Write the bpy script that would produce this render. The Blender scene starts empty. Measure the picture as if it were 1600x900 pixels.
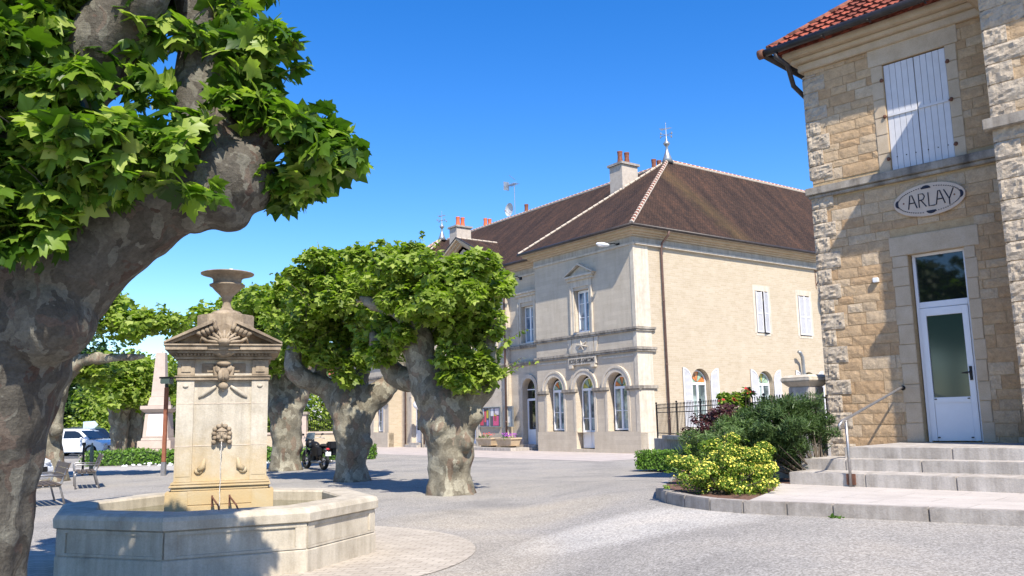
import bpy, bmesh, math, random
import numpy as np
from mathutils import Vector, Matrix, noise
from mathutils.geometry import tessellate_polygon
random.seed(7); rng = np.random.default_rng(7)
S = bpy.context.scene; COL = S.collection
R_ = math.radians

# ------------------------------------------------------------------ camera
F = 1337.4; PT = R_(8.8); RO = R_(1.264); EYE = 1.6
_f = Vector((0, math.cos(PT), math.sin(PT))); _r = Vector((1, 0, 0)); _u = _r.cross(_f)
RT = _r*math.cos(RO) - _u*math.sin(RO); UP = _u*math.cos(RO) + _r*math.sin(RO)
cam = bpy.data.objects.new('camera', bpy.data.cameras.new('camera')); COL.objects.link(cam)
cam.matrix_world = Matrix.Translation((0, 0, EYE)) @ Matrix((RT, UP, -_f)).transposed().to_4x4()
cam.data.sensor_width = 36; cam.data.lens = 36*F/1600; cam.data.clip_end = 3000; cam.data.clip_start = .1
S.camera = cam
# ------------------------------------------------------------------ light
SAZ, SEL = R_(162.1), R_(48.5)
SUN = Vector((math.sin(SAZ)*math.cos(SEL), math.cos(SAZ)*math.cos(SEL), math.sin(SEL)))
w = bpy.data.worlds.new('World'); S.world = w; w.use_nodes = True
nt = w.node_tree; bgn = nt.nodes['Background']; sky = nt.nodes.new('ShaderNodeTexSky')
sky.sky_type = 'NISHITA'; sky.sun_disc = False; sky.sun_elevation = SEL; sky.sun_rotation = SAZ
sky.altitude = 250; sky.air_density = 1.0; sky.dust_density = .35; sky.ozone_density = 2.6
hs_ = nt.nodes.new('ShaderNodeHueSaturation'); hs_.inputs['Saturation'].default_value = 1.40; hs_.inputs['Hue'].default_value = .511; nt.links.new(sky.outputs[0], hs_.inputs['Color'])
nt.links.new(hs_.outputs[0], bgn.inputs[0]); bgn.inputs[1].default_value = .148
sl = bpy.data.lights.new('sun', 'SUN'); sl.energy = 4.9; sl.angle = R_(.53); sl.color = (1, .925, .80)
so = bpy.data.objects.new('sun', sl); COL.objects.link(so)
so.rotation_euler = (-SUN).to_track_quat('-Z', 'Y').to_euler()
S.view_settings.view_transform = 'Standard'; S.view_settings.look = 'None'
S.view_settings.gamma = 1; S.view_settings.exposure = .70; S.view_settings.use_curve_mapping = False

# ------------------------------------------------------------------ helpers
def at(px, py, Y):
    d = _f + RT*((px-800)/F) - UP*((py-450)/F)
    return Vector((0, 0, EYE)) + d*(Y/d.y)
def tag(o, label=None, cat=None, group=None, kind=None):
    if label: o['label'] = label
    if cat: o['category'] = cat
    if group: o['group'] = group
    if kind: o['kind'] = kind
    return o
def empty(name, loc=(0,0,0), rz=0, **k):
    o = bpy.data.objects.new(name, None); o.empty_display_size = .2; COL.objects.link(o)
    o.location = loc; o.rotation_euler = (0, 0, rz); tag(o, **k); return o
def link(name, me, mats, parent=None, smooth=False, **k):
    o = bpy.data.objects.new(name, me); COL.objects.link(o)
    for m in (mats if isinstance(mats, (list, tuple)) else [mats]): me.materials.append(m)
    if smooth: me.polygons.foreach_set('use_smooth', [True]*len(me.polygons))
    if parent: o.parent = parent
    tag(o, **k); return o
def copy_tree(o, parent=None):
    c = o.copy(); COL.objects.link(c)
    if parent: c.parent = parent
    for ch in list(o.children): copy_tree(ch, c)
    return c

class MB:
    def __init__(s, F=None): s.v=[]; s.f=[]; s.m=[]; s.uv={}; s.F=F
    def T(s, p): return tuple(s.F(*p)) if s.F else tuple(p)
    def face(s, ps, m=0, uv=None):
        i=len(s.v); s.v += [s.T(p) for p in ps]; s.f.append(tuple(range(i,i+len(ps)))); s.m.append(m)
        if uv: s.uv[len(s.f)-1]=uv
    def box(s, a0,a1,b0,b1,c0,c1, m=0):
        i=len(s.v); s.v += [s.T(p) for p in [(a0,b0,c0),(a1,b0,c0),(a1,b1,c0),(a0,b1,c0),(a0,b0,c1),(a1,b0,c1),(a1,b1,c1),(a0,b1,c1)]]
        for q in [(0,3,2,1),(4,5,6,7),(0,1,5,4),(1,2,6,5),(2,3,7,6),(3,0,4,7)]: s.f.append(tuple(i+k for k in q)); s.m.append(m)
    def cbox(s, c, d, rz=0, m=0):
        i=len(s.v); cs,sn=math.cos(rz),math.sin(rz)
        for z in (-1,1):
            for x,y in ((-1,-1),(1,-1),(1,1),(-1,1)):
                X=x*d[0]/2; Y=y*d[1]/2; s.v.append(s.T((c[0]+X*cs-Y*sn, c[1]+X*sn+Y*cs, c[2]+z*d[2]/2)))
        for q in [(0,3,2,1),(4,5,6,7),(0,1,5,4),(1,2,6,5),(2,3,7,6),(3,0,4,7)]: s.f.append(tuple(i+k for k in q)); s.m.append(m)
    def prism(s, pts, ext, m=0):
        # pts: 3d polygon; ext: vector
        n=len(pts); i=len(s.v); s.v += [s.T(p) for p in pts]+[s.T(tuple(Vector(p)+Vector(ext))) for p in pts]
        s.f.append(tuple(range(i,i+n))); s.m.append(m); s.f.append(tuple(range(i+2*n-1,i+n-1,-1))); s.m.append(m)
        for k in range(n): s.f.append((i+k,i+(k+1)%n,i+n+(k+1)%n,i+n+k)); s.m.append(m)
    def tube(s, pts, r, n=8, m=0, cap=True):
        pts=[Vector(p) for p in pts]; rs=r if isinstance(r,(list,tuple)) else [r]*len(pts); i=len(s.v); ref=None
        for k,p in enumerate(pts):
            d=(pts[min(k+1,len(pts)-1)]-pts[max(k-1,0)]).normalized()
            if ref is None: ref=Vector((0,0,1)) if abs(d.z)<.9 else Vector((1,0,0))
            x=d.cross(ref).normalized(); y=x.cross(d); ref=y
            for j in range(n):
                a=2*math.pi*j/n; s.v.append(s.T(tuple(p+x*math.cos(a)*rs[k]+y*math.sin(a)*rs[k])))
        for k in range(len(pts)-1):
            for j in range(n): s.f.append((i+k*n+j,i+k*n+(j+1)%n,i+(k+1)*n+(j+1)%n,i+(k+1)*n+j)); s.m.append(m)
        if cap:
            s.f.append(tuple(i+j for j in range(n))[::-1]); s.m.append(m)
            s.f.append(tuple(i+(len(pts)-1)*n+j for j in range(n))); s.m.append(m)
    def lathe(s, prof, c=(0,0,0), n=24, m=0, rz=0, sq=1):
        i=len(s.v)
        for r,z in prof:
            for j in range(n):
                a=2*math.pi*j/n+rz; s.v.append(s.T((c[0]+r*math.cos(a),c[1]+r*math.sin(a)*sq,c[2]+z)))
        for k in range(len(prof)-1):
            for j in range(n): s.f.append((i+k*n+j,i+k*n+(j+1)%n,i+(k+1)*n+(j+1)%n,i+(k+1)*n+j)); s.m.append(m)
        s.f.append(tuple(i+j for j in range(n))[::-1]); s.m.append(m)
        s.f.append(tuple(i+(len(prof)-1)*n+j for j in range(n))); s.m.append(m)
    def sphere(s, c, r, n=10, m=0):
        r=r if isinstance(r,(tuple,list)) else (r,r,r); i=len(s.v); h=n//2+1
        for k in range(h+1):
            t=math.pi*k/h
            for j in range(n):
                a=2*math.pi*j/n; s.v.append(s.T((c[0]+r[0]*math.sin(t)*math.cos(a),c[1]+r[1]*math.sin(t)*math.sin(a),c[2]+r[2]*math.cos(t))))
        for k in range(h):
            for j in range(n): s.f.append((i+k*n+j,i+(k+1)*n+j,i+(k+1)*n+(j+1)%n,i+k*n+(j+1)%n)); s.m.append(m)
    def panel(s, outer, holes, depth, d0=0, m=0):
        # wall sheet in (a,z) with reveals going from d0 to d0+depth; s.F maps (a,d,z)
        loops=[outer]+holes; flat=[p for l in loops for p in l]
        tri=tessellate_polygon([[Vector((p[0],p[1],0)) for p in l] for l in loops])
        i=len(s.v); s.v += [s.T((p[0],d0,p[1])) for p in flat]
        for t in tri: s.f.append(tuple(i+k for k in t)); s.m.append(m)
        for h in holes:
            for k in range(len(h)):
                p,q=h[k],h[(k+1)%len(h)]
                s.face([(p[0],d0,p[1]),(q[0],d0,q[1]),(q[0],d0+depth,q[1]),(p[0],d0+depth,p[1])],m)
    def build(s, name, mats, parent=None, smooth=False, bevel=0, recalc=True, weld=False, **k):
        me=bpy.data.meshes.new(name); me.from_pydata(s.v,[],s.f)
        me.polygons.foreach_set('material_index', s.m)
        if s.uv:
            ul=me.uv_layers.new(name='UVMap')
            for fi,uv in s.uv.items():
                for li,c in zip(me.polygons[fi].loop_indices,uv): ul.data[li].uv=c
        if weld:
            bm=bmesh.new(); bm.from_mesh(me); bmesh.ops.remove_doubles(bm,verts=bm.verts,dist=1e-4); bm.to_mesh(me); bm.free()
        if recalc:
            bm=bmesh.new(); bm.from_mesh(me)
            if bevel or smooth: bmesh.ops.remove_doubles(bm,verts=bm.verts,dist=1e-5)
            bmesh.ops.recalc_face_normals(bm,faces=bm.faces)
            if bevel: bmesh.ops.bevel(bm,geom=[e for e in bm.edges if len(e.link_faces)==2 and e.calc_face_angle(0)>.5],offset=bevel,segments=2,affect='EDGES',clamp_overlap=True)
            bm.to_mesh(me); bm.free()
        o=link(name,me,mats,parent,**k)
        if smooth: me.polygons.foreach_set('use_smooth',[True]*len(me.polygons))
        return o

def arch(c, wd, z0, zi, n=16):
    r=wd/2
    return [(c-r,z0),(c+r,z0)]+[(c+r*math.cos(math.pi*k/n), zi+r*math.sin(math.pi*k/n)) for k in range(n+1)]
def rect(a0,a1,z0,z1): return [(a0,z0),(a1,z0),(a1,z1),(a0,z1)]
def arch_ring(mb, c, zi, r0, r1, d0, d1, n=18, m=0, t0=0, t1=math.pi):
    for k in range(n):
        a=t0+(t1-t0)*k/n; b=t0+(t1-t0)*(k+1)/n
        q=[(c+r*math.cos(t),zi+r*math.sin(t)) for r,t in ((r0,a),(r1,a),(r1,b),(r0,b))]
        mb.face([(x,d0,z) for x,z in q],m)
        mb.face([(q[1][0],d0,q[1][1]),(q[1][0],d1,q[1][1]),(q[2][0],d1,q[2][1]),(q[2][0],d0,q[2][1])],m)
        mb.face([(q[0][0],d0,q[0][1]),(q[0][0],d1,q[0][1]),(q[3][0],d1,q[3][1]),(q[3][0],d0,q[3][1])],m)

# ------------------------------------------------------------------ materials
def ramp(nt, fac, stops):
    r=nt.nodes.new('ShaderNodeValToRGB'); e=r.color_ramp.elements
    while len(e)<len(stops): e.new(.5)
    for k,(p,c) in enumerate(stops): e[k].position=p; e[k].color=(*c,1)
    nt.links.new(fac,r.inputs[0]); return r.outputs[0]
def mix(nt, f, a, b, mode='MIX'):
    n=nt.nodes.new('ShaderNodeMix'); n.data_type='RGBA'; n.blend_type=mode
    for k,x in ((0,f),(6,a),(7,b)):
        if hasattr(x,'links') or isinstance(x,bpy.types.NodeSocket): nt.links.new(x,n.inputs[k])
        else: n.inputs[k].default_value = x if k==0 else (*x,1)
    return n.outputs[2]
def tex(nt, kind, vec=None, **k):
    n=nt.nodes.new('ShaderNodeTex'+kind)
    for a,v in k.items():
        if a in n.inputs: n.inputs[a].default_value=v
        else: setattr(n,a,v)
    if vec is not None: nt.links.new(vec,n.inputs['Vector'])
    return n
def mth(nt, op, a, b=0, c=None):
    n=nt.nodes.new('ShaderNodeMath'); n.operation=op
    for k,x in enumerate((a,b) if c is None else (a,b,c)):
        if isinstance(x,bpy.types.NodeSocket): nt.links.new(x,n.inputs[k])
        else: n.inputs[k].default_value=x
    return n.outputs[0]
def bump(nt, h, strength, dist, prev=None):
    b=nt.nodes.new('ShaderNodeBump'); b.inputs['Strength'].default_value=strength; b.inputs['Distance'].default_value=dist
    nt.links.new(h,b.inputs['Height'])
    if prev is not None: nt.links.new(prev,b.inputs['Normal'])
    return b.outputs[0]
def newmat(name, col=(.5,.5,.5), rough=.7, metal=0, spec=.35):
    m=bpy.data.materials.new(name); m.use_nodes=True; nt=m.node_tree; p=nt.nodes['Principled BSDF']
    p.inputs['Base Color'].default_value=(*col,1); p.inputs['Roughness'].default_value=rough; p.inputs['Metallic'].default_value=metal
    p.inputs['Specular IOR Level'].default_value=spec
    return m,nt,p
def coords(nt, kind='Object', scale=None):
    c=nt.nodes.new('ShaderNodeTexCoord').outputs[kind]
    if scale:
        mp=nt.nodes.new('ShaderNodeMapping'); mp.inputs['Scale'].default_value=scale; nt.links.new(c,mp.inputs[0]); c=mp.outputs[0]
    return c
def wallvec(nt):
    s=nt.nodes.new('ShaderNodeSeparateXYZ'); nt.links.new(coords(nt),s.inputs[0])
    c=nt.nodes.new('ShaderNodeCombineXYZ'); nt.links.new(mth(nt,'ADD',s.outputs[0],s.outputs[1]),c.inputs[0]); nt.links.new(s.outputs[2],c.inputs[1])
    return c.outputs[0], s
def plain(name, col, rough=.6, metal=0, var=.12, sc=6, bmp=0, spec=.35):
    m,nt,p=newmat(name,col,rough,metal,spec); n=tex(nt,'Noise',coords(nt),Scale=sc,Detail=6,Roughness=.65)
    c=ramp(nt,n.outputs[0],[(.3,tuple(x*(1-var) for x in col)),(.7,tuple(min(1,x*(1+var)) for x in col))])
    nt.links.new(c,p.inputs['Base Color'])
    if bmp: nt.links.new(bump(nt,n.outputs[0],bmp,.02),p.inputs['Normal'])
    return m
def stone(name, c1, c2, c3, sc=3, bmp=.4, fine=60, rough=.9, streak=0, warm=None, dist=.01):
    m,nt,p=newmat(name,c1,rough,0,.2); v=coords(nt)
    n=tex(nt,'Noise',v,Scale=sc,Detail=8,Roughness=.65); f=tex(nt,'Noise',v,Scale=fine,Detail=4,Roughness=.7)
    c=ramp(nt,n.outputs[0],[(.3,c2),(.5,c1),(.72,c3)])
    c=mix(nt,.3,c,ramp(nt,f.outputs[0],[(.35,(.5,.5,.5)),(.65,(1.0,1.0,1.0))]),'MULTIPLY') if bmp else c
    if streak:
        st=tex(nt,'Noise',coords(nt,'Object',(5,5,.5)),Scale=1.3,Detail=5,Roughness=.6)
        c=mix(nt,streak,c,ramp(nt,st.outputs[0],[(.38,(.35,.32,.28)),(.6,(1,1,1))]),'MULTIPLY')
    if warm:
        s=nt.nodes.new('ShaderNodeSeparateXYZ'); nt.links.new(v,s.inputs[0])
        z=mth(nt,'ADD',s.outputs[2],mth(nt,'MULTIPLY',n.outputs[0],.9))
        mr=nt.nodes.new('ShaderNodeMapRange'); mr.inputs[1].default_value=warm[0]; mr.inputs[2].default_value=warm[1]; mr.inputs[3].default_value=1; mr.inputs[4].default_value=0
        nt.links.new(z,mr.inputs[0]); c=mix(nt,mr.outputs[0],c,mix(nt,n.outputs[0],warm[2],warm[3]))
    nt.links.new(c,p.inputs['Base Color'])
    b=bump(nt,n.outputs[0],bmp,dist*2.5); nt.links.new(bump(nt,f.outputs[0],bmp,dist,b),p.inputs['Normal'])
    return m
def masonry(name, c1, c2, mortar, bw, rh, ms, bmp=.5, noisec=None, distort=.02, stain=0):
    m,nt,p=newmat(name,c1,.9,0,.2); v,_=wallvec(nt)
    d=tex(nt,'Noise',v,Scale=2.2,Detail=4)
    va=nt.nodes.new('ShaderNodeVectorMath'); va.operation='MULTIPLY_ADD'
    nt.links.new(d.outputs[1],va.inputs[0]); va.inputs[1].default_value=(distort,distort,0); nt.links.new(v,va.inputs[2])
    b=tex(nt,'Brick',va.outputs[0],Scale=1); b.offset=.5; b.offset_frequency=2; b.squash=1.4; b.squash_frequency=3
    for k,x in (('Brick Width',bw),('Row Height',rh),('Mortar Size',ms),('Mortar Smooth',.4),('Bias',0)): b.inputs[k].default_value=x
    b.inputs['Color1'].default_value=(*c1,1); b.inputs['Color2'].default_value=(*c2,1); b.inputs['Mortar'].default_value=(*mortar,1)
    o=coords(nt); n=tex(nt,'Noise',o,Scale=1.1,Detail=8,Roughness=.7); f=tex(nt,'Noise',o,Scale=28,Detail=6,Roughness=.7)
    c=mix(nt,.45,b.outputs[0],ramp(nt,n.outputs[0],[(.3,(.72,.68,.62)),(.7,(1,1,1))]),'MULTIPLY')
    c=mix(nt,.5,c,ramp(nt,f.outputs[0],[(.3,(.62,.58,.52)),(.6,(1,1,1))]),'MULTIPLY')
    if stain:
        st=tex(nt,'Noise',coords(nt,'Object',(3,3,.35)),Scale=1,Detail=6,Roughness=.65)
        c=mix(nt,stain,c,ramp(nt,st.outputs[0],[(.4,(.6,.57,.53)),(.62,(1,1,1))]),'MULTIPLY')
    nt.links.new(c,p.inputs['Base Color'])
    h=mth(nt,'ADD',mth(nt,'MULTIPLY',b.outputs['Fac'],-1),mth(nt,'MULTIPLY',f.outputs[0],.8))
    nt.links.new(bump(nt,h,bmp,.02),p.inputs['Normal']); return m
def leafmat(name, cols, trans=.35, rough=.5):
    m,nt,p=newmat(name,cols[0],rough,0,.4); g=nt.nodes.new('ShaderNodeNewGeometry')
    n=len(cols); c=ramp(nt,g.outputs['Random Per Island'],[(k/(n-1),cc) for k,cc in enumerate(cols)])
    nt.links.new(c,p.inputs['Base Color']); t=nt.nodes.new('ShaderNodeBsdfTranslucent')
    nt.links.new(mix(nt,1,c,(1.0,1.25,.35),'MULTIPLY'),t.inputs[0])
    ms=nt.nodes.new('ShaderNodeMixShader'); ms.inputs[0].default_value=trans
    nt.links.new(p.outputs[0],ms.inputs[1]); nt.links.new(t.outputs[0],ms.inputs[2]); nt.links.new(ms.outputs[0],nt.nodes['Material Output'].inputs[0])
    return m
def rooftile(name, c1, c2, mort, bw, rh, lichen=None):
    m,nt,p=newmat(name,c1,.9,0,.2); v=coords(nt,'UV'); b=tex(nt,'Brick',v,Scale=1)
    for k,x in (('Brick Width',bw),('Row Height',rh),('Mortar Size',.012),('Mortar Smooth',.3),('Bias',0)): b.inputs[k].default_value=x
    b.inputs['Color1'].default_value=(*c1,1); b.inputs['Color2'].default_value=(*c2,1); b.inputs['Mortar'].default_value=(*mort,1)
    n=tex(nt,'Noise',coords(nt,'UV',(1.2,.25,1)),Scale=1.2,Detail=7,Roughness=.65)
    c=mix(nt,.65,b.outputs[0],ramp(nt,n.outputs[0],[(.34,(.38,.38,.42)),(.5,(.9,.85,.8)),(.66,(1.7,1.4,1.15))]),'MULTIPLY')
    n2=tex(nt,'Noise',v,Scale=55,Detail=3,Roughness=.8); c=mix(nt,.5,c,ramp(nt,n2.outputs[0],[(.3,(.45,.45,.45)),(.7,(1.5,1.5,1.5))]),'MULTIPLY')
    if lichen:
        s=nt.nodes.new('ShaderNodeSeparateXYZ'); nt.links.new(v,s.inputs[0])
        nz=tex(nt,'Noise',v,Scale=1.6,Detail=6,Roughness=.7); xx=mth(nt,'ADD',mth(nt,'ADD',s.outputs[0],mth(nt,'MULTIPLY',nz.outputs[0],1.6)),mth(nt,'MULTIPLY',s.outputs[1],lichen[1]))
        dd=mth(nt,'ABSOLUTE',mth(nt,'SUBTRACT',xx,lichen[0])); dd=mth(nt,'SUBTRACT',1,mth(nt,'DIVIDE',dd,lichen[2]))
        k=mth(nt,'MULTIPLY',dd,nz.outputs[0]); kk=ramp(nt,k,[(.05,(0,0,0)),(.6,(1,1,1))])
        c=mix(nt,mth(nt,'MULTIPLY',kk,.26),c,(.20,.14,.05))
    nt.links.new(c,p.inputs['Base Color'])
    sy=nt.nodes.new('ShaderNodeSeparateXYZ'); nt.links.new(v,sy.inputs[0])
    fr=mth(nt,'FRACT',mth(nt,'DIVIDE',sy.outputs[1],rh))
    h=mth(nt,'SUBTRACT',mth(nt,'MULTIPLY',fr,-.8),b.outputs['Fac']); h=mth(nt,'ADD',h,n2.outputs[0])
    nt.links.new(bump(nt,h,.8,.03),p.inputs['Normal']); return m
def glassmat(name, col=(.03,.045,.05), rough=.04, curtain=None):
    m,nt,p=newmat(name,col,rough,0,.8); p.inputs['IOR'].default_value=1.6
    if curtain:
        n=tex(nt,'Noise',coords(nt),Scale=1.7,Detail=4)
        nt.links.new(ramp(nt,n.outputs[0],[(.42,col),(.58,curtain)]),p.inputs['Base Color'])
    return m

M={}
M['ashlar']=masonry('front limestone',(.64,.565,.46),(.58,.51,.415),(.52,.455,.365),.62,.2,.004,.35,distort=.008,stain=.18)
M['side']=masonry('cream coursed limestone',(.56,.48,.37),(.50,.42,.31),(.585,.505,.395),.31,.10,.010,.4,distort=.06)
M['trim']=stone('pale limestone trim',(.64,.565,.46),(.55,.485,.39),(.70,.63,.53),4,.25,70,streak=.25)
M['ledge']=stone('weathered grey ledge',(.36,.32,.27),(.16,.145,.13),(.48,.43,.36),2.2,.4,40,streak=.45)
M['frieze']=stone('frieze stone',(.50,.45,.38),(.43,.385,.325),(.56,.51,.43),1.5,.2,60,streak=.3)
M['roof']=rooftile('dark brown flat tiles',(.088,.052,.038),(.052,.035,.028),(.027,.018,.014),.17,.11)
M['roof_lichen']=rooftile('dark brown flat tiles with lichen',(.088,.052,.038),(.052,.035,.028),(.027,.018,.014),.17,.11,lichen=(8.8,.35,1.3))
M['terra']=plain('terracotta',(.34,.12,.065),.8,var=.4,sc=9,bmp=.3)
M['terra_dark']=plain('old terracotta',(.19,.07,.045),.8,var=.5,sc=9,bmp=.3)
M['orange']=plain('orange chimney pot',(.55,.14,.06),.8,var=.2,sc=6)
M['mortar']=plain('pale mortar',(.52,.44,.36),.9,var=.25,sc=12,bmp=.3)
M['render']=stone('pale chimney render',(.50,.44,.38),(.42,.37,.32),(.56,.51,.45),4,.2,50)
M['gutter']=plain('dark zinc',(.05,.042,.04),.45,.3,var=.3,sc=5)
M['pipe']=plain('brown painted pipe',(.14,.085,.07),.5,var=.25,sc=5)
M['zinc']=plain('grey zinc',(.32,.34,.36),.4,.6,var=.2,sc=5)
M['white']=plain('white painted wood',(.72,.73,.76),.5,var=.04,sc=4)
M['pvc']=plain('white frame',(.74,.75,.78),.35,var=.03,sc=3,spec=.5)
M['shutter']=plain('white shutters',(.60,.595,.61),.6,var=.06,sc=5)
M['glass']=glassmat('window glass',(.05,.075,.085),.03,(.30,.38,.38))
M['glass_up']=glassmat('upper window glass',(.05,.10,.17),.02,(.25,.32,.38))
M['glass_dark']=glassmat('dark window glass',(.012,.014,.012),.03)
M['frosted']=glassmat('frosted green glass',(.028,.055,.045),.10)
M['st_y']=plain('yellow pane',(.45,.42,.08),.2,var=.35,sc=5,spec=.6); M['st_o']=plain('orange pane',(.60,.20,.05),.2,var=.35,sc=5,spec=.6); M['st_g']=plain('pale green pane',(.30,.42,.30),.2,var=.35,sc=5,spec=.6)
M['lead']=plain('lead came',(.12,.12,.12),.5,.3)
M['iron']=plain('black iron',(.025,.022,.022),.5,.5,var=.3)
M['rust']=plain('rusty iron',(.16,.075,.05),.8,.2,var=.4,sc=15)
M['steel']=plain('galvanised steel',(.34,.33,.33),.4,.7,var=.15,sc=20)
M['black']=plain('black enamel',(.012,.012,.014),.4,var=.2)
M['rubber']=plain('rubber',(.02,.02,.02),.8,var=.2)
M['quoin']=stone('rock faced quoin stone',(.49,.41,.315),(.38,.31,.235),(.56,.48,.38),5,1.0,22,dist=.02)
M['dressed']=stone('dressed honey stone',(.54,.43,.305),(.47,.365,.25),(.60,.49,.365),2.5,.3,55)
M['mort2']=stone('sandy mortar',(.48,.35,.20),(.41,.29,.165),(.54,.41,.25),8,.5,40)
M['pave']=None

def blockmat():
    m,nt,p=newmat('honey rubble blocks',(.4,.3,.18),.92,0,.2); o=coords(nt); g=nt.nodes.new('ShaderNodeNewGeometry')
    c=ramp(nt,g.outputs['Random Per Island'],[(0,(.46,.315,.185)),(.35,(.51,.365,.225)),(.7,(.54,.405,.262)),(.9,(.56,.455,.33)),(1,(.48,.37,.25))])
    n=tex(nt,'Noise',o,Scale=7,Detail=8,Roughness=.7); f=tex(nt,'Noise',o,Scale=35,Detail=6,Roughness=.75)
    c=mix(nt,.6,c,ramp(nt,n.outputs[0],[(.3,(.62,.58,.52)),(.68,(1.15,1.12,1.08))]),'MULTIPLY')
    c=mix(nt,.4,c,ramp(nt,f.outputs[0],[(.3,(.5,.45,.4)),(.6,(1.1,1.1,1.1))]),'MULTIPLY')
    nt.links.new(c,p.inputs['Base Color']); b=bump(nt,n.outputs[0],.7,.03); nt.links.new(bump(nt,f.outputs[0],.6,.012,b),p.inputs['Normal']); return m
M['block']=blockmat()
def stationtile():
    m,nt,p=newmat('red interlocking tiles',(.35,.1,.06),.85,0,.25); v=coords(nt,'UV'); b=tex(nt,'Brick',v,Scale=1); b.offset=0
    for k,x in (('Brick Width',.22),('Row Height',.3),('Mortar Size',.003),('Mortar Smooth',.1),('Bias',0)): b.inputs[k].default_value=x
    b.inputs['Color1'].default_value=(.34,.088,.055,1); b.inputs['Color2'].default_value=(.19,.058,.042,1); b.inputs['Mortar'].default_value=(.10,.035,.03,1)
    n=tex(nt,'Noise',v,Scale=7,Detail=8,Roughness=.75); c=mix(nt,.75,b.outputs[0],ramp(nt,n.outputs[0],[(.36,(.28,.24,.24)),(.5,(.95,.9,.88)),(.7,(1.4,1.35,1.2))]),'MULTIPLY')
    nt.links.new(c,p.inputs['Base Color']); nt.links.new(bump(nt,n.outputs[0],.5,.01),p.inputs['Normal']); return m
M['station_tile']=stationtile()
def bark(name, base=(.30,.27,.20), pale=(.46,.43,.33), dark=(.13,.105,.075), red=(.20,.10,.07), sc=1):
    m,nt,p=newmat(name,base,.85,0,.25); o=coords(nt)
    w_=tex(nt,'Noise',o,Scale=1.6*sc,Detail=5); va=nt.nodes.new('ShaderNodeVectorMath'); va.operation='MULTIPLY_ADD'
    nt.links.new(w_.outputs[1],va.inputs[0]); va.inputs[1].default_value=(.7,.7,.5); nt.links.new(o,va.inputs[2])
    mp=nt.nodes.new('ShaderNodeMapping'); mp.inputs['Scale'].default_value=(1,1,.55); nt.links.new(va.outputs[0],mp.inputs[0])
    v1=tex(nt,'Voronoi',mp.outputs[0],Scale=7*sc); n1=tex(nt,'Noise',mp.outputs[0],Scale=3.2*sc,Detail=8,Roughness=.6); n2=tex(nt,'Noise',o,Scale=22*sc,Detail=8,Roughness=.75)
    sp=nt.nodes.new('ShaderNodeSeparateXYZ'); nt.links.new(v1.outputs['Color'],sp.inputs[0])
    c=ramp(nt,sp.outputs[0],[(0,dark),(.35,base),(.6,tuple(x*1.1 for x in base)),(.85,pale)])
    c=mix(nt,.5,c,ramp(nt,n1.outputs[0],[(.33,dark),(.45,base),(.58,base),(.7,pale)]))
    k=mth(nt,'MULTIPLY',mth(nt,'GREATER_THAN',sp.outputs[1],.86),.45); c=mix(nt,k,c,red)
    c=mix(nt,.5,c,ramp(nt,n2.outputs[0],[(.36,(.40,.39,.38)),(.6,(1.2,1.2,1.2))]),'MULTIPLY')
    nt.links.new(c,p.inputs['Base Color']); wz=tex(nt,'Noise',coords(nt,'Object',(1.2,1.2,7)),Scale=1.6*sc,Detail=6,Roughness=.6); b=bump(nt,v1.outputs['Distance'],.2,.02); b=bump(nt,wz.outputs[0],.22,.05,b); b=bump(nt,n1.outputs[0],.6,.05,b); nt.links.new(bump(nt,n2.outputs[0],.5,.015,b),p.inputs['Normal']); return m
M['bark']=bark('plane bark',(.20,.18,.135),(.40,.375,.29),(.085,.07,.05),(.19,.11,.075)); M['bark_shaded']=bark('plane bark with shade in colour',(.095,.085,.07),(.21,.20,.165),(.04,.033,.026),(.09,.045,.033),1.6)  # second bark is a copy darkened in colour to stand for trunk shade
M['bark_dull']=plain('dark bark',(.10,.08,.06),.9,var=.4,sc=8,bmp=.5)
M['leaf']=leafmat('plane leaves',[(.12,.18,.022),(.20,.28,.035),(.30,.39,.06),(.45,.52,.13)],.48)
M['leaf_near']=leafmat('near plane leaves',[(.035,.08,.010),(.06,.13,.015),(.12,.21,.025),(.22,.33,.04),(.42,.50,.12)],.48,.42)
M['leaf_dark']=leafmat('dark tree leaves',[(.025,.055,.014),(.04,.085,.018),(.06,.12,.022)],.25)
M['leaf_shrub']=leafmat('yellow green small leaves',[(.10,.17,.015),(.17,.27,.03),(.26,.36,.05)],.3)
M['leaf_rosemary']=leafmat('grey green needles',[(.07,.12,.035),(.11,.18,.05),(.16,.24,.08)],.2)
M['leaf_deep']=leafmat('deep green needles',[(.04,.075,.022),(.065,.115,.035),(.11,.17,.055)],.2)
M['leaf_box']=leafmat('box leaves',[(.07,.15,.012),(.10,.21,.018),(.15,.28,.03)],.25)
M['leaf_purple']=leafmat('purple leaves',[(.045,.015,.02),(.09,.03,.035),(.13,.06,.05)],.25)
M['leaf_pot']=leafmat('small mid green leaves',[(.06,.12,.02),(.10,.18,.03),(.15,.25,.05)],.3)
M['leaf_grass']=leafmat('pale grass blades',[(.14,.24,.06),(.20,.32,.09)],.3)
M['flower_y']=plain('yellow petals',(.80,.70,.12),.6,var=.15)
M['flower_r']=plain('red petals',(.55,.04,.05),.6,var=.2); M['flower_p']=plain('purple petals',(.30,.06,.35),.6,var=.2)
M['wood']=plain('brown wood slats',(.22,.11,.06),.7,var=.3,sc=10)
M['wood_grey']=plain('weathered bench slats',(.09,.07,.055),.75,var=.3,sc=10)
M['soil']=plain('bark mulch',(.16,.09,.065),.95,var=.5,sc=25,bmp=1)
M['concrete']=stone('grey concrete',(.39,.355,.325),(.27,.245,.22),(.47,.435,.405),3,.4,50,streak=.35)
M['step']=stone('pale step stone',(.50,.46,.42),(.40,.365,.33),(.56,.52,.48),3,.4,45,streak=.4)
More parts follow.
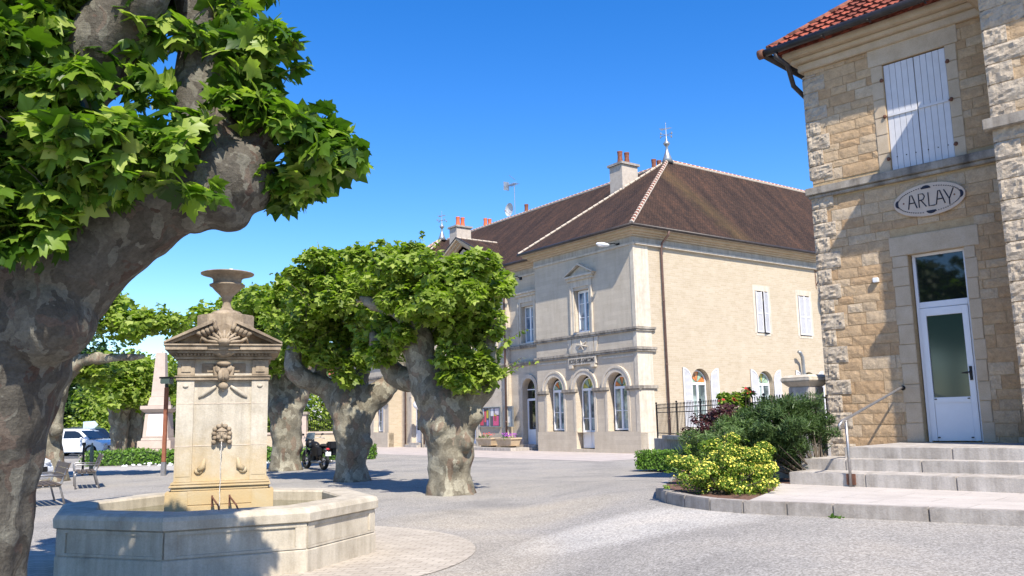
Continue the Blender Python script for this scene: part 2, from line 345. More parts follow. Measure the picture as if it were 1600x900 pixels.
M['fountain']=stone('fountain limestone',(.54,.49,.41),(.44,.395,.325),(.62,.57,.49),3.2,.35,45,streak=.35,warm=(1.2,2.0,(.47,.33,.16),(.46,.38,.24)))
M['fountain_top']=stone('weathered fountain crown',(.36,.29,.215),(.17,.135,.10),(.48,.40,.30),3.5,.5,35,streak=.4)
M['basin']=stone('basin limestone',(.55,.49,.395),(.45,.395,.31),(.62,.56,.46),2.5,.3,50,streak=.3)
M['inscr']=plain('white marble panel',(.70,.68,.68),.5,var=.05)
M['obel']=stone('pinkish monument stone',(.52,.43,.37),(.46,.375,.32),(.58,.49,.42),2,.2,40)
M['lamp_head']=plain('white lamp housing',(.75,.78,.82),.35,var=.05)

# ------------------------------------------------------------------ ground
def smooth(x,a,b): t=min(1,max(0,(x-a)/(b-a))); return t*t*(3-2*t)
def gz(x,y): return .38*smooth(x,-.25,2.3)*(1-smooth(y,13.5,25))
def groundmat():
    m,nt,p=newmat('grey gravel',(.3,.3,.3),.95,0,.15); o=coords(nt)
    v=tex(nt,'Voronoi',o,Scale=60); s=nt.nodes.new('ShaderNodeSeparateXYZ'); nt.links.new(v.outputs['Color'],s.inputs[0])
    n=tex(nt,'Noise',o,Scale=38,Detail=8,Roughness=.75); L=tex(nt,'Noise',o,Scale=.5,Detail=8,Roughness=.62)
    c=ramp(nt,s.outputs[0],[(0,(.22,.207,.193)),(.5,(.335,.318,.30)),(1,(.455,.436,.414))])
    c=mix(nt,.55,c,ramp(nt,n.outputs[0],[(.35,(.48,.47,.46)),(.65,(1.28,1.27,1.25))]),'MULTIPLY')
    c=mix(nt,.75,c,ramp(nt,L.outputs[0],[(.33,(.70,.70,.70)),(.5,(1,.99,.965)),(.68,(1.16,1.11,1.03))]),'MULTIPLY')
    # pale loose gravel patch in front of the kerb and a sandy one by the fountain
    def patch(cx,cy,rx,ry,col,amt,cin):
        so_=nt.nodes.new('ShaderNodeSeparateXYZ'); nt.links.new(o,so_.inputs[0])
        a=mth(nt,'POWER',mth(nt,'DIVIDE',mth(nt,'SUBTRACT',so_.outputs[0],cx),rx),2); b=mth(nt,'POWER',mth(nt,'DIVIDE',mth(nt,'SUBTRACT',so_.outputs[1],cy),ry),2)
        k=mth(nt,'SUBTRACT',1.25,mth(nt,'ADD',mth(nt,'ADD',a,b),mth(nt,'MULTIPLY',L.outputs[0],.9)))
        k=mth(nt,'MULTIPLY',ramp(nt,k,[(0,(0,0,0)),(.45,(1,1,1))]),amt); return mix(nt,k,cin,mix(nt,1,cin,col,'MULTIPLY'))
    c=patch(1.5,11.0,1.9,1.5,(1.36,1.37,1.38),1,c); c=patch(-.2,14.6,2.6,2.2,(1.18,1.13,1.03),.8,c); c=patch(-.6,10.8,1.4,2.6,(1.2,1.14,1.03),.6,c)
    nt.links.new(c,p.inputs['Base Color']); nt.links.new(bump(nt,mth(nt,'ADD',s.outputs[0],n.outputs[0]),.45,.010),p.inputs['Normal']); return m
M['gravel']=groundmat()
xs=[-700,-300,-120,-60,-30,-15,-8,-4]+[x*.5 for x in range(-6,16)]+[9,12,18,30,60,120,300,700]
ys=[-300,-100,-30,-10,-3]+[float(y) for y in range(0,30)]+[32,36,42,50,60,80,120,200,400,1200]
g=MB()
g.v=[(x,y,gz(x,y)) for y in ys for x in xs]; nx=len(xs)
for j in range(len(ys)-1):
    for i in range(nx-1): g.f.append((j*nx+i,j*nx+i+1,(j+1)*nx+i+1,(j+1)*nx+i)); g.m.append(0)
g.build('ground',M['gravel'],smooth=True,kind='structure')
def slabmat(name,c1,c2,mort,bw,rh,rot=0):
    m,nt,p=newmat(name,c1,.85,0,.25); mp=nt.nodes.new('ShaderNodeMapping'); mp.inputs['Rotation'].default_value=(0,0,rot); nt.links.new(coords(nt),mp.inputs[0])
    b=tex(nt,'Brick',mp.outputs[0],Scale=1)
    for k,x in (('Brick Width',bw),('Row Height',rh),('Mortar Size',.008),('Mortar Smooth',.3),('Bias',0)): b.inputs[k].default_value=x
    b.inputs['Color1'].default_value=(*c1,1); b.inputs['Color2'].default_value=(*c2,1); b.inputs['Mortar'].default_value=(*mort,1)
    n=tex(nt,'Noise',coords(nt),Scale=1.3,Detail=8,Roughness=.7); f=tex(nt,'Noise',coords(nt),Scale=40,Detail=5)
    c=mix(nt,.6,b.outputs[0],ramp(nt,n.outputs[0],[(.3,(.72,.70,.69)),(.65,(1.08,1.07,1.06))]),'MULTIPLY'); c=mix(nt,.3,c,ramp(nt,f.outputs[0],[(.3,(.7,.7,.7)),(.6,(1.1,1.1,1.1))]),'MULTIPLY')
    nt.links.new(c,p.inputs['Base Color']); h=mth(nt,'SUBTRACT',mth(nt,'MULTIPLY',f.outputs[0],.4),b.outputs['Fac']); nt.links.new(bump(nt,h,.5,.01),p.inputs['Normal']); return m
M['pave']=slabmat('pinkish pale paving',(.50,.445,.415),(.45,.40,.375),(.38,.33,.31),.6,.4,R_(36.25))
M['apron']=slabmat('pale apron slabs',(.54,.495,.455),(.48,.44,.405),(.36,.33,.30),1.1,.5,R_(44.5))
M['setts']=slabmat('beige paving setts',(.52,.465,.39),(.43,.38,.315),(.30,.265,.22),.22,.11,R_(15))

# main building frame
BX,BY,BR=5.66,39.11,R_(36.25)
bu=Vector((-math.sin(BR),math.cos(BR),0)); bv=Vector((math.cos(BR),math.sin(BR),0))
def BW(x,y,z=0): return Vector((BX,BY,z))+bv*x+bu*y
t=MB(); P=[BW(-5.6,-3.5),BW(-6.3,12),BW(-9,24),BW(-11,60),BW(.9,60),BW(.9,0),BW(.9,-3.5)]
t.face([(p.x,p.y,.005) for p in P]); t.build('terrace_paving',M['pave'],kind='structure')
# fountain paving ring
FC=Vector((-3.73,11.07,0)); FR=R_(17)
t=MB(); n=64; ring=[]
for k in range(n):
    a=2*math.pi*k/n; r1=3.2; x,y=FC.x+r1*math.cos(a),FC.y+r1*math.sin(a); ring.append((x,y,gz(x,y)+.008))
t.face(ring); t.build('fountain_paving',M['setts'],kind='structure')
# asphalt road by the cars
M['asphalt']=plain('asphalt',(.10,.10,.105),.9,var=.2,sc=20,bmp=.3)
M['palepath']=plain('pale gravel path',(.42,.39,.36),.95,var=.15,sc=10,bmp=.3)
t=MB(); t.face([(-90,49.5,.006),(-24.5,49.5,.006),(-22.5,62,.006),(-90,80,.006)]); t.build('road',M['asphalt'],kind='structure')
t=MB(); t.face([(-60,33,.005),(-8.8,33.5,.005),(-8.8,37.2,.005),(-60,37.4,.005)]); t.build('path',M['palepath'],kind='structure')

# ------------------------------------------------------------------ leaves
_h=[(.2,-.08),(.52,-.02),(.40,.10),(.46,.2),(.70,.38),(.60,.42),(.66,.60),(.42,.52),(.30,.50),(.30,.66),(.18,.74),(.12,.84)]
PLANE=[(0,-.05)]+_h+[(0,1.02)]+[(-a*.96,b*1.02) for a,b in _h[::-1]]
PLANE7=[(0,-.02),(.5,0),(.62,.5),(.25,.55),(0,1),(-.25,.55),(-.62,.5),(-.5,0)]
OVAL=[(0,0),(.3,.35),(.22,.75),(0,1),(-.22,.75),(-.3,.35)]
NEEDLE=[(-.07,0),(.07,0),(.05,.7),(0,1),(-.05,.7)]
def leaf_mesh(name, pos, nrm, tip, size, shape, curl=.25):
    pos=np.asarray(pos); n=len(pos); sh=np.array(shape); k=len(sh)
    nrm=nrm/np.linalg.norm(nrm,axis=1)[:,None]; tip=tip-(tip*nrm).sum(1)[:,None]*nrm; tip/=np.linalg.norm(tip,axis=1)[:,None]+1e-9
    sd=np.cross(tip,nrm); c=np.array([0,.35])
    X=np.append(sh[:,0],c[0]); Y=np.append(sh[:,1],c[1]); Z=-curl*((X**2)*1.0+(np.maximum(Y-.3,0)**2)*.9)
    Z=Z[None,:]*(.5+rng.random((n,1))*1.3)
    sz=size*(.45+1.0*rng.random(n)**1.2) if np.isscalar(size) else size
    V=pos[:,None,:]+sz[:,None,None]*(sd[:,None,:]*X[None,:,None]+tip[:,None,:]*Y[None,:,None]+nrm[:,None,:]*Z[:,:,None])
    V=V.reshape(-1,3); st=k+1
    tri=np.array([(j,(j+1)%k,k) for j in range(k)]); Fc=(tri[None]+(np.arange(n)*st)[:,None,None]).reshape(-1,3)
    me=bpy.data.meshes.new(name); me.vertices.add(len(V)); me.vertices.foreach_set('co',V.ravel().astype(np.float32))
    me.loops.add(Fc.size); me.loops.foreach_set('vertex_index',Fc.ravel().astype(np.int32))
    me.polygons.add(len(Fc)); me.polygons.foreach_set('loop_start',np.arange(0,Fc.size,3,dtype=np.int32)); me.polygons.foreach_set('loop_total',np.full(len(Fc),3,dtype=np.int32))
    me.update(calc_edges=True); return me
def unit(n):
    d=rng.normal(size=(n,3)); return d/np.linalg.norm(d,axis=1)[:,None]
def clump_points(blobs, total, sub=.38, subr=(.22,.45), up=.3, per=None, shell=.35, fill=.15, outl=.22):
    """blobs: (centre, (rx,ry,rz)).  Small clumps over each blob, leaves over each small clump."""
    P=[];D=[]; area=[(r[0]*r[1]*r[2])**(2/3) for c,r in blobs]; tot=sum(area)
    for (c,r),a in zip(blobs,area):
        c=np.array(c); r=np.array(r); nl=int(total*a/tot); K=max(4,int(14*a/sub**2*.35))
        d=unit(K); d[:,2]=np.where(d[:,2]<-.45,-d[:,2],d[:,2]); cc=c+d*r*(.62+.55*rng.random((K,1))**1.4); sr=subr[0]+(subr[1]-subr[0])*rng.random(K); far_=rng.random(K)<outl; cc=np.where(far_[:,None],c+d*r*(1.12+.22*rng.random((K,1))),cc); sr=np.where(far_,sr*.42,sr)
        wt=sr**2; idx=rng.choice(K,nl,p=wt/wt.sum()); q=unit(nl); q[:,2]=q[:,2]*.85+.12
        rad=sr[idx]*(1-shell*rng.random(nl)**1.5); p=cc[idx]+q*rad[:,None]*np.array([1,1,.8]); 
        nf=int(nl*fill)
        if nf: j=rng.choice(nl,nf,replace=False); p[j]=c+unit(nf)*r*(rng.random((nf,1))**.5)*.8
        P.append(p); D.append(q*.65+d[idx]*.5)
    P=np.concatenate(P); D=np.concatenate(D); return P,D
LAST=[None]
def foliage(name, blobs, total, size, mat, parent, shape=PLANE7, up=.75, jit=.5, curl=.25, tipdown=.35, **kw):
    P,D=clump_points(blobs,total,**kw); n=len(P)
    nrm=D*.55+np.array([0,0,up])+rng.normal(size=(n,3))*jit; tip=D+np.array([0,0,-tipdown])+rng.normal(size=(n,3))*.45
    me=leaf_mesh(name,P,nrm,tip,size,shape,curl); o=link(name,me,mat,parent); LAST[0]=(P,D); return o

def leafy_shoots(name, blobs, count, length, size, mat, parent, shape, out=.5, stem_r=.006, per=(7,13)):
    # young shoots standing out of the crown: a thin stem with leaves along it
    P=[];D=[];st=MB()
    for _ in range(count):
        c,r=blobs[rng.integers(len(blobs))]; c=np.array(c); r=np.array(r); d=unit(1)[0]; d[2]=abs(d[2])*.9+.05; d/=np.linalg.norm(d)
        p0=c+d*r*.85; L=length*(.4+.9*rng.random()); g_=d*out+np.array([0,0,.75])+rng.normal(size=3)*.25; g_/=np.linalg.norm(g_)
        n=rng.integers(*per); pts=[]
        for k in range(n+1):
            t_=k/n; q=p0+g_*L*t_+np.array([d[0],d[1],-.15])*L*.35*t_*t_; pts.append(tuple(q))
            a=unit(1)[0]*.8; a[2]*=.5
            P.append(q+a*size*.35); D.append(a+d*.3)
        st.tube([tuple(p0-g_*L*.5)]+pts[::3],[stem_r]*(1+len(pts[::3])),4,cap=False)
    P=np.array(P);D=np.array(D); n=len(P)
    me=leaf_mesh(name,P,D*.45+np.array([0,0,.8])+rng.normal(size=(n,3))*.45,D+np.array([0,0,-.25]),size,shape,.3); tw=bpy.data.meshes.new('twigs'); tw.from_pydata(st.v,[],st.f)
    # the shoots belong to the crown: merge them into its mesh, twigs as second material
    cr=[c for c in parent.children if c.name.startswith('crown')][0]; bm=bmesh.new(); bm.from_mesh(cr.data); bm.from_mesh(me); bm.faces.ensure_lookup_table(); n0=len(bm.faces)
    bm.from_mesh(tw); bm.faces.ensure_lookup_table()
    for f_ in bm.faces[n0:]: f_.material_index=1
    bm.to_mesh(cr.data); bm.free(); cr.data.materials.append(M['bark_dull'])

def gnarl(name, limbs, mat, parent, voxel=.05, amp=.06, sph=()):
    mb=MB()
    for L in limbs:
        pts=[Vector(p[:3]) for p in L]; rs=[p[3] for p in L]
        P2=[];R2=[]
        for k in range(len(pts)-1):
            p0=pts[max(k-1,0)];p1=pts[k];p2=pts[k+1];p3=pts[min(k+2,len(pts)-1)]
            for s_ in range(5):
                t=s_/5; P2.append(.5*((2*p1)+(p2-p0)*t+(2*p0-5*p1+4*p2-p3)*t*t+(3*p1-p0-3*p2+p3)*t**3)); R2.append(rs[k]+(rs[k+1]-rs[k])*t)
        P2.append(pts[-1]);R2.append(rs[-1]); mb.tube(P2,R2,14)
        mb.sphere(P2[-1],R2[-1]*1.02,12)
    for c,r in sph: mb.sphere(c,r,14)
    o=mb.build(name,mat,None)
    md=o.modifiers.new('r','REMESH'); md.mode='VOXEL'; md.voxel_size=voxel
    dg=bpy.context.evaluated_depsgraph_get(); me=bpy.data.meshes.new_from_object(o.evaluated_get(dg)); bpy.data.objects.remove(o)
    bm=bmesh.new(); bm.from_mesh(me)
    for _ in range(4): bmesh.ops.smooth_vert(bm,verts=bm.verts,factor=.5,use_axis_x=True,use_axis_y=True,use_axis_z=True)
    bm.normal_update(); off=[]
    for v in bm.verts:
        q=v.co; a=noise.noise(q*1.7)*1.0+noise.noise(q*4.3+Vector((5,1,2)))*.5+noise.noise(Vector((q.x*9,q.y*9,q.z*5)))*.22
        r=1-abs(noise.noise(Vector((q.x*2.2,q.y*2.2,q.z*1.0))+Vector((9,9,9))))*2
        off.append(v.normal*(a*amp+r*amp*.35))
    for v,f_ in zip(bm.verts,off): v.co+=f_
    bm.to_mesh(me); bm.free(); me.name=name
    me.materials.clear(); return link(name,me,mat,parent,smooth=True)
#@@MAIN
# ================================================================== MAIN BUILDING (town hall / school)
hall=empty('town_hall',(BX,BY,0),BR,label='long cream stone school building with brown hipped roofs and arched ground floor openings',cat='building')
FX=lambda x0: (lambda a,d,z: (x0+d, a, z))       # front facades: a along y, depth into +x
FS=lambda y0: (lambda a,d,z: (a, y0+d, z))       # side facade: a along x, depth into +y
# --- walls
AR=[1.45,3.75,6.05]; ZI=3.06; AW=1.32
def pavilion_front(y0, mirror=False):
    mb=MB(FX(0)); c=[y0+(7.5-a if mirror else a) for a in AR]
    holes=[arch(c[0],AW,1.0,ZI),arch(c[1],AW,.18,ZI),arch(c[2],AW,1.0,ZI),rect(y0+3.17,y0+4.33,5.84,7.97)]
    mb.panel(rect(y0,y0+7.5,.95,9.62),holes[:1]+[arch(c[1],AW,.955,ZI)]+holes[2:],.38)
    mb2=MB(FX(-.06)); mb2.panel([(y0,0),(c[1]-AW/2,0),(c[1]-AW/2,.95),(y0,.95)],[],.05)
    return mb,c
wl,c1=pavilion_front(0); 
wl.build('wall',M['ashlar'],hall,recalc=False)
wr,c2=pavilion_front(24,True); wr.build('wall',M['ashlar'],hall,recalc=False)
def plinth(y0,c,fx=-.06):
    mb=MB(FX(fx)); e=[y0-(.06 if y0==0 else 0),c-AW/2,c+AW/2,y0+7.5]
    for a,b in ((e[0],e[1]),(e[2],e[3])): mb.box(a,b,0,.45,0,.95)
    mb.box(e[0],e[1],.003,.03,.95,.985); mb.box(e[2],e[3],.003,.03,.95,.985)
    mb.box(e[1],e[2],.0,.45,0,.16); return mb.build('plinth',M['ashlar'],hall)
plinth(0,3.75); plinth(24,27.75)
# body and centre
mb=MB(FX(1.0)); mb.panel(rect(7.5,11.2,0,9.62),[arch(9.55,1.12,.3,3.3),rect(9.0,10.1,5.84,7.9)],.38); mb.build('wall',M['ashlar'],hall,recalc=False)
mb=MB(FX(1.0)); mb.panel(rect(20.2,24,0,9.62),[arch(21.95,1.12,.3,3.3),rect(21.4,22.5,5.84,7.9)],.38); mb.build('wall',M['ashlar'],hall,recalc=False)
mb=MB(FX(.8)); mb.panel([(11.2,0),(20.2,0),(20.2,10.0),(15.7,12.2),(11.2,10.0)],[arch(15.3,1.4,.3,3.1),arch(18.4,1.3,1.0,3.1)]+[rect(a-.55,a+.55,5.84,7.9) for a in (13.0,15.7,18.4)],.35)
mb.face([(11.2,0,0),(11.2,.2,0),(11.2,.2,10),(11.2,0,10)]); mb.face([(20.2,0,0),(20.2,.2,0),(20.2,.2,10),(20.2,0,10)]); mb.build('wall',M['ashlar'],hall,recalc=False,weld=True)
# side wall with openings
SW_=[(4.15,1.28),(9.1,1.2),(12.85,1.2),(18,1.2),(22.5,1.2)]
mb=MB(FS(0)); holes=[arch(c,wd,1.08,3.25) for c,wd in SW_]+[rect(a-.5,a+.5,5.8,8.03) for a in (9.2,12.85,18,22.5)]
mb.panel(rect(0,26.6,0,9.62),holes,.32); mb.build('side_wall',M['side'],hall,recalc=False)
mb=MB()
for y in (7.5,24,31.5): mb.face([(0,y,0),(1.0 if y!=31.5 else 26.6,y,0),(1.0 if y!=31.5 else 26.6,y,9.7),(0,y,9.7)])
mb.face([(26.6,0,0),(26.6,7.5,0),(26.6,7.5,9.7),(26.6,0,9.7)]); mb.face([(13.5,7.5,0),(13.5,31.5,0),(13.5,31.5,9.7),(13.5,7.5,9.7)]); mb.face([(13.5,7.5,0),(26.6,7.5,0),(26.6,7.5,9.7),(13.5,7.5,9.7)])
mb.build('rear_wall',M['side'],hall,recalc=False)
# corner pilaster of smooth stone, slightly proud
mb=MB(); mb.box(-.025,.95,-.025,.2,.95,9.6); mb.box(-.05,1.12,-.06,.2,0,.94); mb.build('corner_pilaster',M['trim'],hall)
# interior backing behind the openings
mb=MB(); 
for x,y0,y1 in ((.9,.3,7.2),(1.9,7.8,23.7),(.9,24.3,31.2)): mb.box(x,x+.1,y0,y1,0,9)
mb.box(1.2,26,.9,1.0,0,9); mb.build('interior_wall',plain('dim interior',(.12,.11,.10),.9),hall)
# string courses / ledges
def ledge(z0,z1,pr,y0,y1,x0,side=None,name='string_course',m='ledge'):
    mb=MB(); e=0 if y0>0 else -pr
    mb.box(x0-pr,x0+.1,y0+e,y1,z0+.04,z1); mb.box(x0-pr+.04,x0+.1,y0+(e+.04 if e else 0),y1,z0-.05,z0+.038)
    if side: mb.box(x0+.1,side,-pr,.1,z0+.04,z1); mb.box(x0+.1,side-.04,-pr+.04,.1,z0-.05,z0+.038)
    mb.build(name,M[m],hall,bevel=.01)
for y0,y1,x0,sd in ((0,7.56,0,1.16),(7.56,11.2,1.0,None),(11.2,20.2,.8,None),(20.2,23.94,1.0,None),(23.94,31.6,0,None)):
    if y0==23.94: y0=23.9
    ledge(5.60,5.75,.14,y0,y1,x0,sd); ledge(4.66,4.82,.16,y0,y1,x0,sd)
    # entablature: astragal, frieze, cornice
    mb=MB(); e=-.07 if y0==0 else 0
    mb.box(x0-.07,x0+.05,y0+e,y1,9.60,9.70)
    if sd: mb.box(x0+.05,26.6,-.16,.05,9.60,9.70)
    mb.build('string_course',M['trim'],hall)
    mb=MB(); e=-.02 if y0==0 else 0; mb.box(x0-.02,x0+.3,y0+e,y1,9.702,10.0)
    if sd: mb.box(x0+.3,26.6,-.02,.3,9.702,10.0)
    mb.build('frieze',M['frieze'],hall)
    if 11<y0<20: continue
    mb=MB()
    for pr,a,b in ((.12,10.0,10.09),(.24,10.093,10.18),(.42,10.183,10.32)):
        e=-pr if y0==0 else 0; mb.box(x0-pr,x0+.4,y0+e,y1+(pr if y0==0 else 0),a,b)
        if sd: mb.box(x0+.4,26.6,-pr,.4,a,b)
    mb.build('cornice',M['dressed'],hall)
# imposts + archivolts
def imposts(y0,cs,fx=0,zi=ZI,wrap=False,aw=AW):
    cs=sorted(cs); edges=[y0-.1 if wrap else y0]+[v for c in cs for v in (c-aw/2-.0,c+aw/2+.0)]+[y0+7.5]
    for k in range(0,len(edges),2):
        mb=MB(FX(fx)); a,b=edges[k],edges[k+1]; mb.box(a+(0 if k==0 else -.04),b+(.04 if k<len(edges)-2 else 0),-.11,.1,zi-.14,zi); mb.box(a,b,-.06,.1,zi-.2,zi-.143); mb.build('impost',M['ledge'],hall,bevel=.008)
    if wrap:
        mb=MB(); mb.box(.1,1.15,-.11,.1,zi-.14,zi); mb.box(.1,1.1,-.06,.1,zi-.2,zi-.143); mb.build('impost',M['ledge'],hall)
    for c in cs:
        mb=MB(FX(fx)); arch_ring(mb,c,zi+.003,aw/2+.02,aw/2+.30,-.07,.02); arch_ring(mb,c,zi+.003,aw/2+.22,aw/2+.32,-.10,.02); mb.build('archivolt',M['trim'],hall)
        mb=MB(FX(fx)); z0=.16
        for s_ in (-1,1):
            a=c+s_*(aw/2+.02); mb.box(min(a,a+s_*.16),max(a,a+s_*.16),-.025,.06,.99,zi-.205)
        mb.build('opening_surround',M['trim'],hall)
imposts(0,c1,wrap=True); imposts(24,c2)
for c,fx in ((9.55,1.0),(21.95,1.0)):
    mb=MB(FX(fx)); arch_ring(mb,c,3.3,.58,.80,-.07,.02)
    for s_ in (-1,1): a=c+s_*.58; mb.box(min(a,a+s_*.2),max(a,a+s_*.2),-.05,.06,.0,3.295)
    mb.build('archivolt',M['trim'],hall)
mb=MB(FX(.8)); arch_ring(mb,15.3,3.1,.72,.98,-.07,.02); mb.build('archivolt',M['trim'],hall)
mb=MB(FX(.8)); arch_ring(mb,18.4,3.1,.68,.92,-.07,.02); mb.build('archivolt',M['trim'],hall)
# shallow frames between ledges, recessed panel lines
mb=MB(FX(0))
for a,b in ((.25,2.45),(5.05,7.3)): mb.box(a,b,-.03,.03,4.42,4.5)
mb.build('moulding',M['trim'],hall)
# low pilasters on body/centre
for y in (11.25,14.1,19.7): mb=MB(); mb.box(.74,.9,y,y+.35,0,9.6); mb.build('pilaster',M['trim'],hall)
# --- windows
def window(Fm, a0,a1,z0,zi, d, name='window', arched=False, kind='glass', fan=None, mull=True, bars=(0.45,), doorpanel=0, fw_=.06):
    c=(a0+a1)/2; r=(a1-a0)/2; fr=MB(Fm); top=zi
    fr.box(a0,a0+fw_,d-.05,d+.03,z0,top); fr.box(a1-fw_,a1,d-.05,d+.03,z0,top); fr.box(a0+fw_,a1-fw_,d-.05,d+.03,top-.09,top+.03); fr.box(a0+fw_,a1-fw_,d-.05,d+.03,z0,z0+.08)
    if mull: fr.box(c-.055,c+.055,d-.06,d+.03,z0+.08,top-.09)
    for b in bars:
        zz=z0+(zi-z0)*b; 
        for s0,s1 in ((a0+fw_,c-.055),(c+.055,a1-fw_)) if mull else ((a0+fw_,a1-fw_),): fr.box(s0,s1,d-.03,d+.0,zz-.015,zz+.015)
    if doorpanel:
        for s0,s1 in ((a0+fw_,c-.055),(c+.055,a1-fw_)) if mull else ((a0+fw_,a1-fw_),): fr.box(s0,s1,d-.03,d+.02,z0+.08,z0+doorpanel)
    if arched: arch_ring(fr,c,top,r-.05,r,d-.05,d+.03,16)
    o=fr.build(name,M['pvc'],hall)
    gl=MB(Fm); gl.face([(a0+fw_,d,z0+.05),(a1-fw_,d,z0+.05),(a1-fw_,d,top-.05),(a0+fw_,d,top-.05)]); gl.build('pane',M[kind],o)
    if arched:
        if fan:
            mats=[M['lead']]+[M[x] for x in fan]; g2=MB(Fm); n=5
            for k in range(n):
                aa=[math.pi*(k+j/4)/n for j in range(5)]; mi=1+k%len(fan)
                g2.face([(c,d+.002,top+.02)]+[(c+(r-.05)*math.cos(t_),d+.002,top+.02+(r-.05)*math.sin(t_)) for t_ in aa],mi)
                t_=aa[0]; 
                if k: p=Vector((c,0,top+.03)); q=Vector((c+(r-.05)*math.cos(t_),0,top+.02+(r-.05)*math.sin(t_))); g2.tube([(p.x,d-.005,p.z),(q.x,d-.005,q.z)],.012,5,0)
            g2.build('fanlight',mats,o,recalc=False)
        else:
            g2=MB(Fm); g2.face([(c+(r-.04)*math.cos(math.pi*k/14),d,top+.01+(r-.04)*math.sin(math.pi*k/14)) for k in range(15)]); g2.build('fanlight',M['glass_dark'],o)
    return o
f0=FX(0)
window(f0,c1[0]-.52,c1[0]+.52,1.05,ZI,.34,arched=True,fan=['st_o','st_g','st_o','st_g','st_y']); 
window(f0,c1[1]-.55,c1[1]+.55,.2,ZI,.34,'double_door',arched=True,fan=['st_y','st_g','st_y'],doorpanel=.85,bars=(.5,))
window(f0,c1[2]-.52,c1[2]+.52,1.05,ZI,.34,arched=True,fan=['st_g','st_o','st_g','st_g'])
for c in (c2[0],c2[2]): window(f0,c-.52,c+.52,1.05,ZI,.34,arched=True,bars=(.33,.66))
window(f0,c2[1]-.55,c2[1]+.55,.2,ZI,.34,'double_door',arched=True,doorpanel=.85)
f1=FX(1.0)
for c in (9.55,21.95):
    d_=window(f1,c-.52,c+.52,.3,2.75,.3,'door',mull=False,doorpanel=.8,bars=(),kind='glass_dark',fw_=.1)
    t2=MB(f1); t2.box(c-.5,c+.5,.25,.32,3.24,3.3); t2.build('transom_bar',M['pvc'],hall)
    t2=MB(f1); t2.face([(c-.5,.3,2.78),(c+.5,.3,2.78),(c+.5,.3,3.24),(c-.5,.3,3.24)]); t2.face([(c+.52*math.cos(math.pi*k/14),.3,3.3+.52*math.sin(math.pi*k/14)) for k in range(15)]); t2.build('fanlight',M['glass_dark'],hall)
    t2=MB(); t2.box(.55,1.05,c-.75,c+.75,0,.15); t2.box(.8,1.3,c-.7,c+.7,.153,.29); t2.build('doorstep',M['step'],hall)
fc=FX(.8)
window(fc,14.65,15.95,.3,3.1,.3,'double_door',arched=True,doorpanel=.9); window(fc,17.85,18.95,1.05,3.1,.3,arched=True,bars=(.33,.66))
# upper windows with surrounds
def upwin(Fm,c,ped=True,w=.55,z0=5.84,z1=7.94):
    window(Fm,c-w+.03,c+w-.03,z0+.02,z1-.02,.28,kind='glass_up',bars=(.36,.70))
    t=MB(Fm)
    for s_ in (-1,1): a=c+s_*(w+.03); t.box(min(a,a+s_*.24),max(a,a+s_*.24),-.05,.06,5.76,8.12); 
    for s_ in (-1,1): a=c+s_*(w+.19); t.box(min(a,a+s_*.09),max(a,a+s_*.09),-.09,-.052,5.76,8.15)
    t.box(c-w-.27,c+w+.27,-.05,.06,8.122,8.45); t.box(c-w-.05,c+w+.05,-.1,.3,5.76,5.83); t.build('window_surround',M['trim'],hall)
    t=MB(Fm); t.box(c-w-.5,c+w+.5,-.24,.04,8.6,8.7); t.box(c-w-.4,c+w+.4,-.15,.04,8.455,8.598)
    if ped:
        for s_ in (-1,1):
            t.prism([(c+s_*(w+.5),-.24,8.703),(c,-.24,9.2),(c,-.24,9.29),(c+s_*(w+.62),-.24,8.703)],(0,.25,0))
        t.prism([(c-w-.3,-.04,8.703),(c+w+.3,-.04,8.703),(c,-.04,9.18)],(0,.04,0))
    t.build('window_pediment' if ped else 'window_hood',M['trim'],hall)
upwin(FX(0),3.75); upwin(FX(0),27.75)
for c in (9.55,21.95): upwin(FX(1.0),c,False)
for c in (13.0,15.7,18.4): upwin(FX(.8),c,c==15.7)
# carved panel with crossed relief below the window, inscription plaque
t=MB(FX(0)); t.box(2.95,4.55,-.05,.02,4.83,5.54)
for s_ in (-1,1):
    t.prism([(3.75+s_*.85,-.05,5.54),(3.75+s_*1.15,-.05,5.54),(3.75+s_*1.0,-.05,4.83),(3.75+s_*.85,-.05,4.83)],(0,.07,0))
for k in range(3):
    a=k*math.pi/3+.3; dx,dz=math.cos(a)*.42,math.sin(a)*.24; t.tube([(3.75-dx,-.08,5.18-dz),(3.75,-.11,5.18),(3.75+dx,-.08,5.18+dz)],[.02,.05,.02],6)
t.build('carved_panel',M['trim'],hall)
t=MB(FX(0)); t.box(2.72,4.78,-.13,.02,4.24,4.6); 
for y in (2.78,4.42): t.box(y,y+.3,-.16,.02,4.08,4.237)
pl_=t.build('inscription_panel',M['trim'],hall,bevel=.008)
def text_mesh(txt,size,depth,name,mat,parent,mw,sx=1):
    cu=bpy.data.curves.new(name,'FONT'); cu.body=txt; cu.size=size; cu.extrude=depth; cu.align_x='CENTER'; cu.align_y='CENTER'
    o=bpy.data.objects.new(name,cu); COL.objects.link(o); dg=bpy.context.evaluated_depsgraph_get(); dg.update()
    me=bpy.data.meshes.new_from_object(o.evaluated_get(dg)); bpy.data.objects.remove(o)
    for v in me.vertices: v.co.x*=sx
    me.transform(mw); me.materials.clear(); return link(name,me,mat,parent)
text_mesh('ECOLE DES GARCONS',.30,.008,'lettering',plain('dark painted letters',(.05,.045,.04),.7),pl_,
    Matrix.Translation((-.14,3.75,4.42)) @ Matrix(((0,0,-1),(-1,0,0),(0,1,0))).to_4x4(), .62)
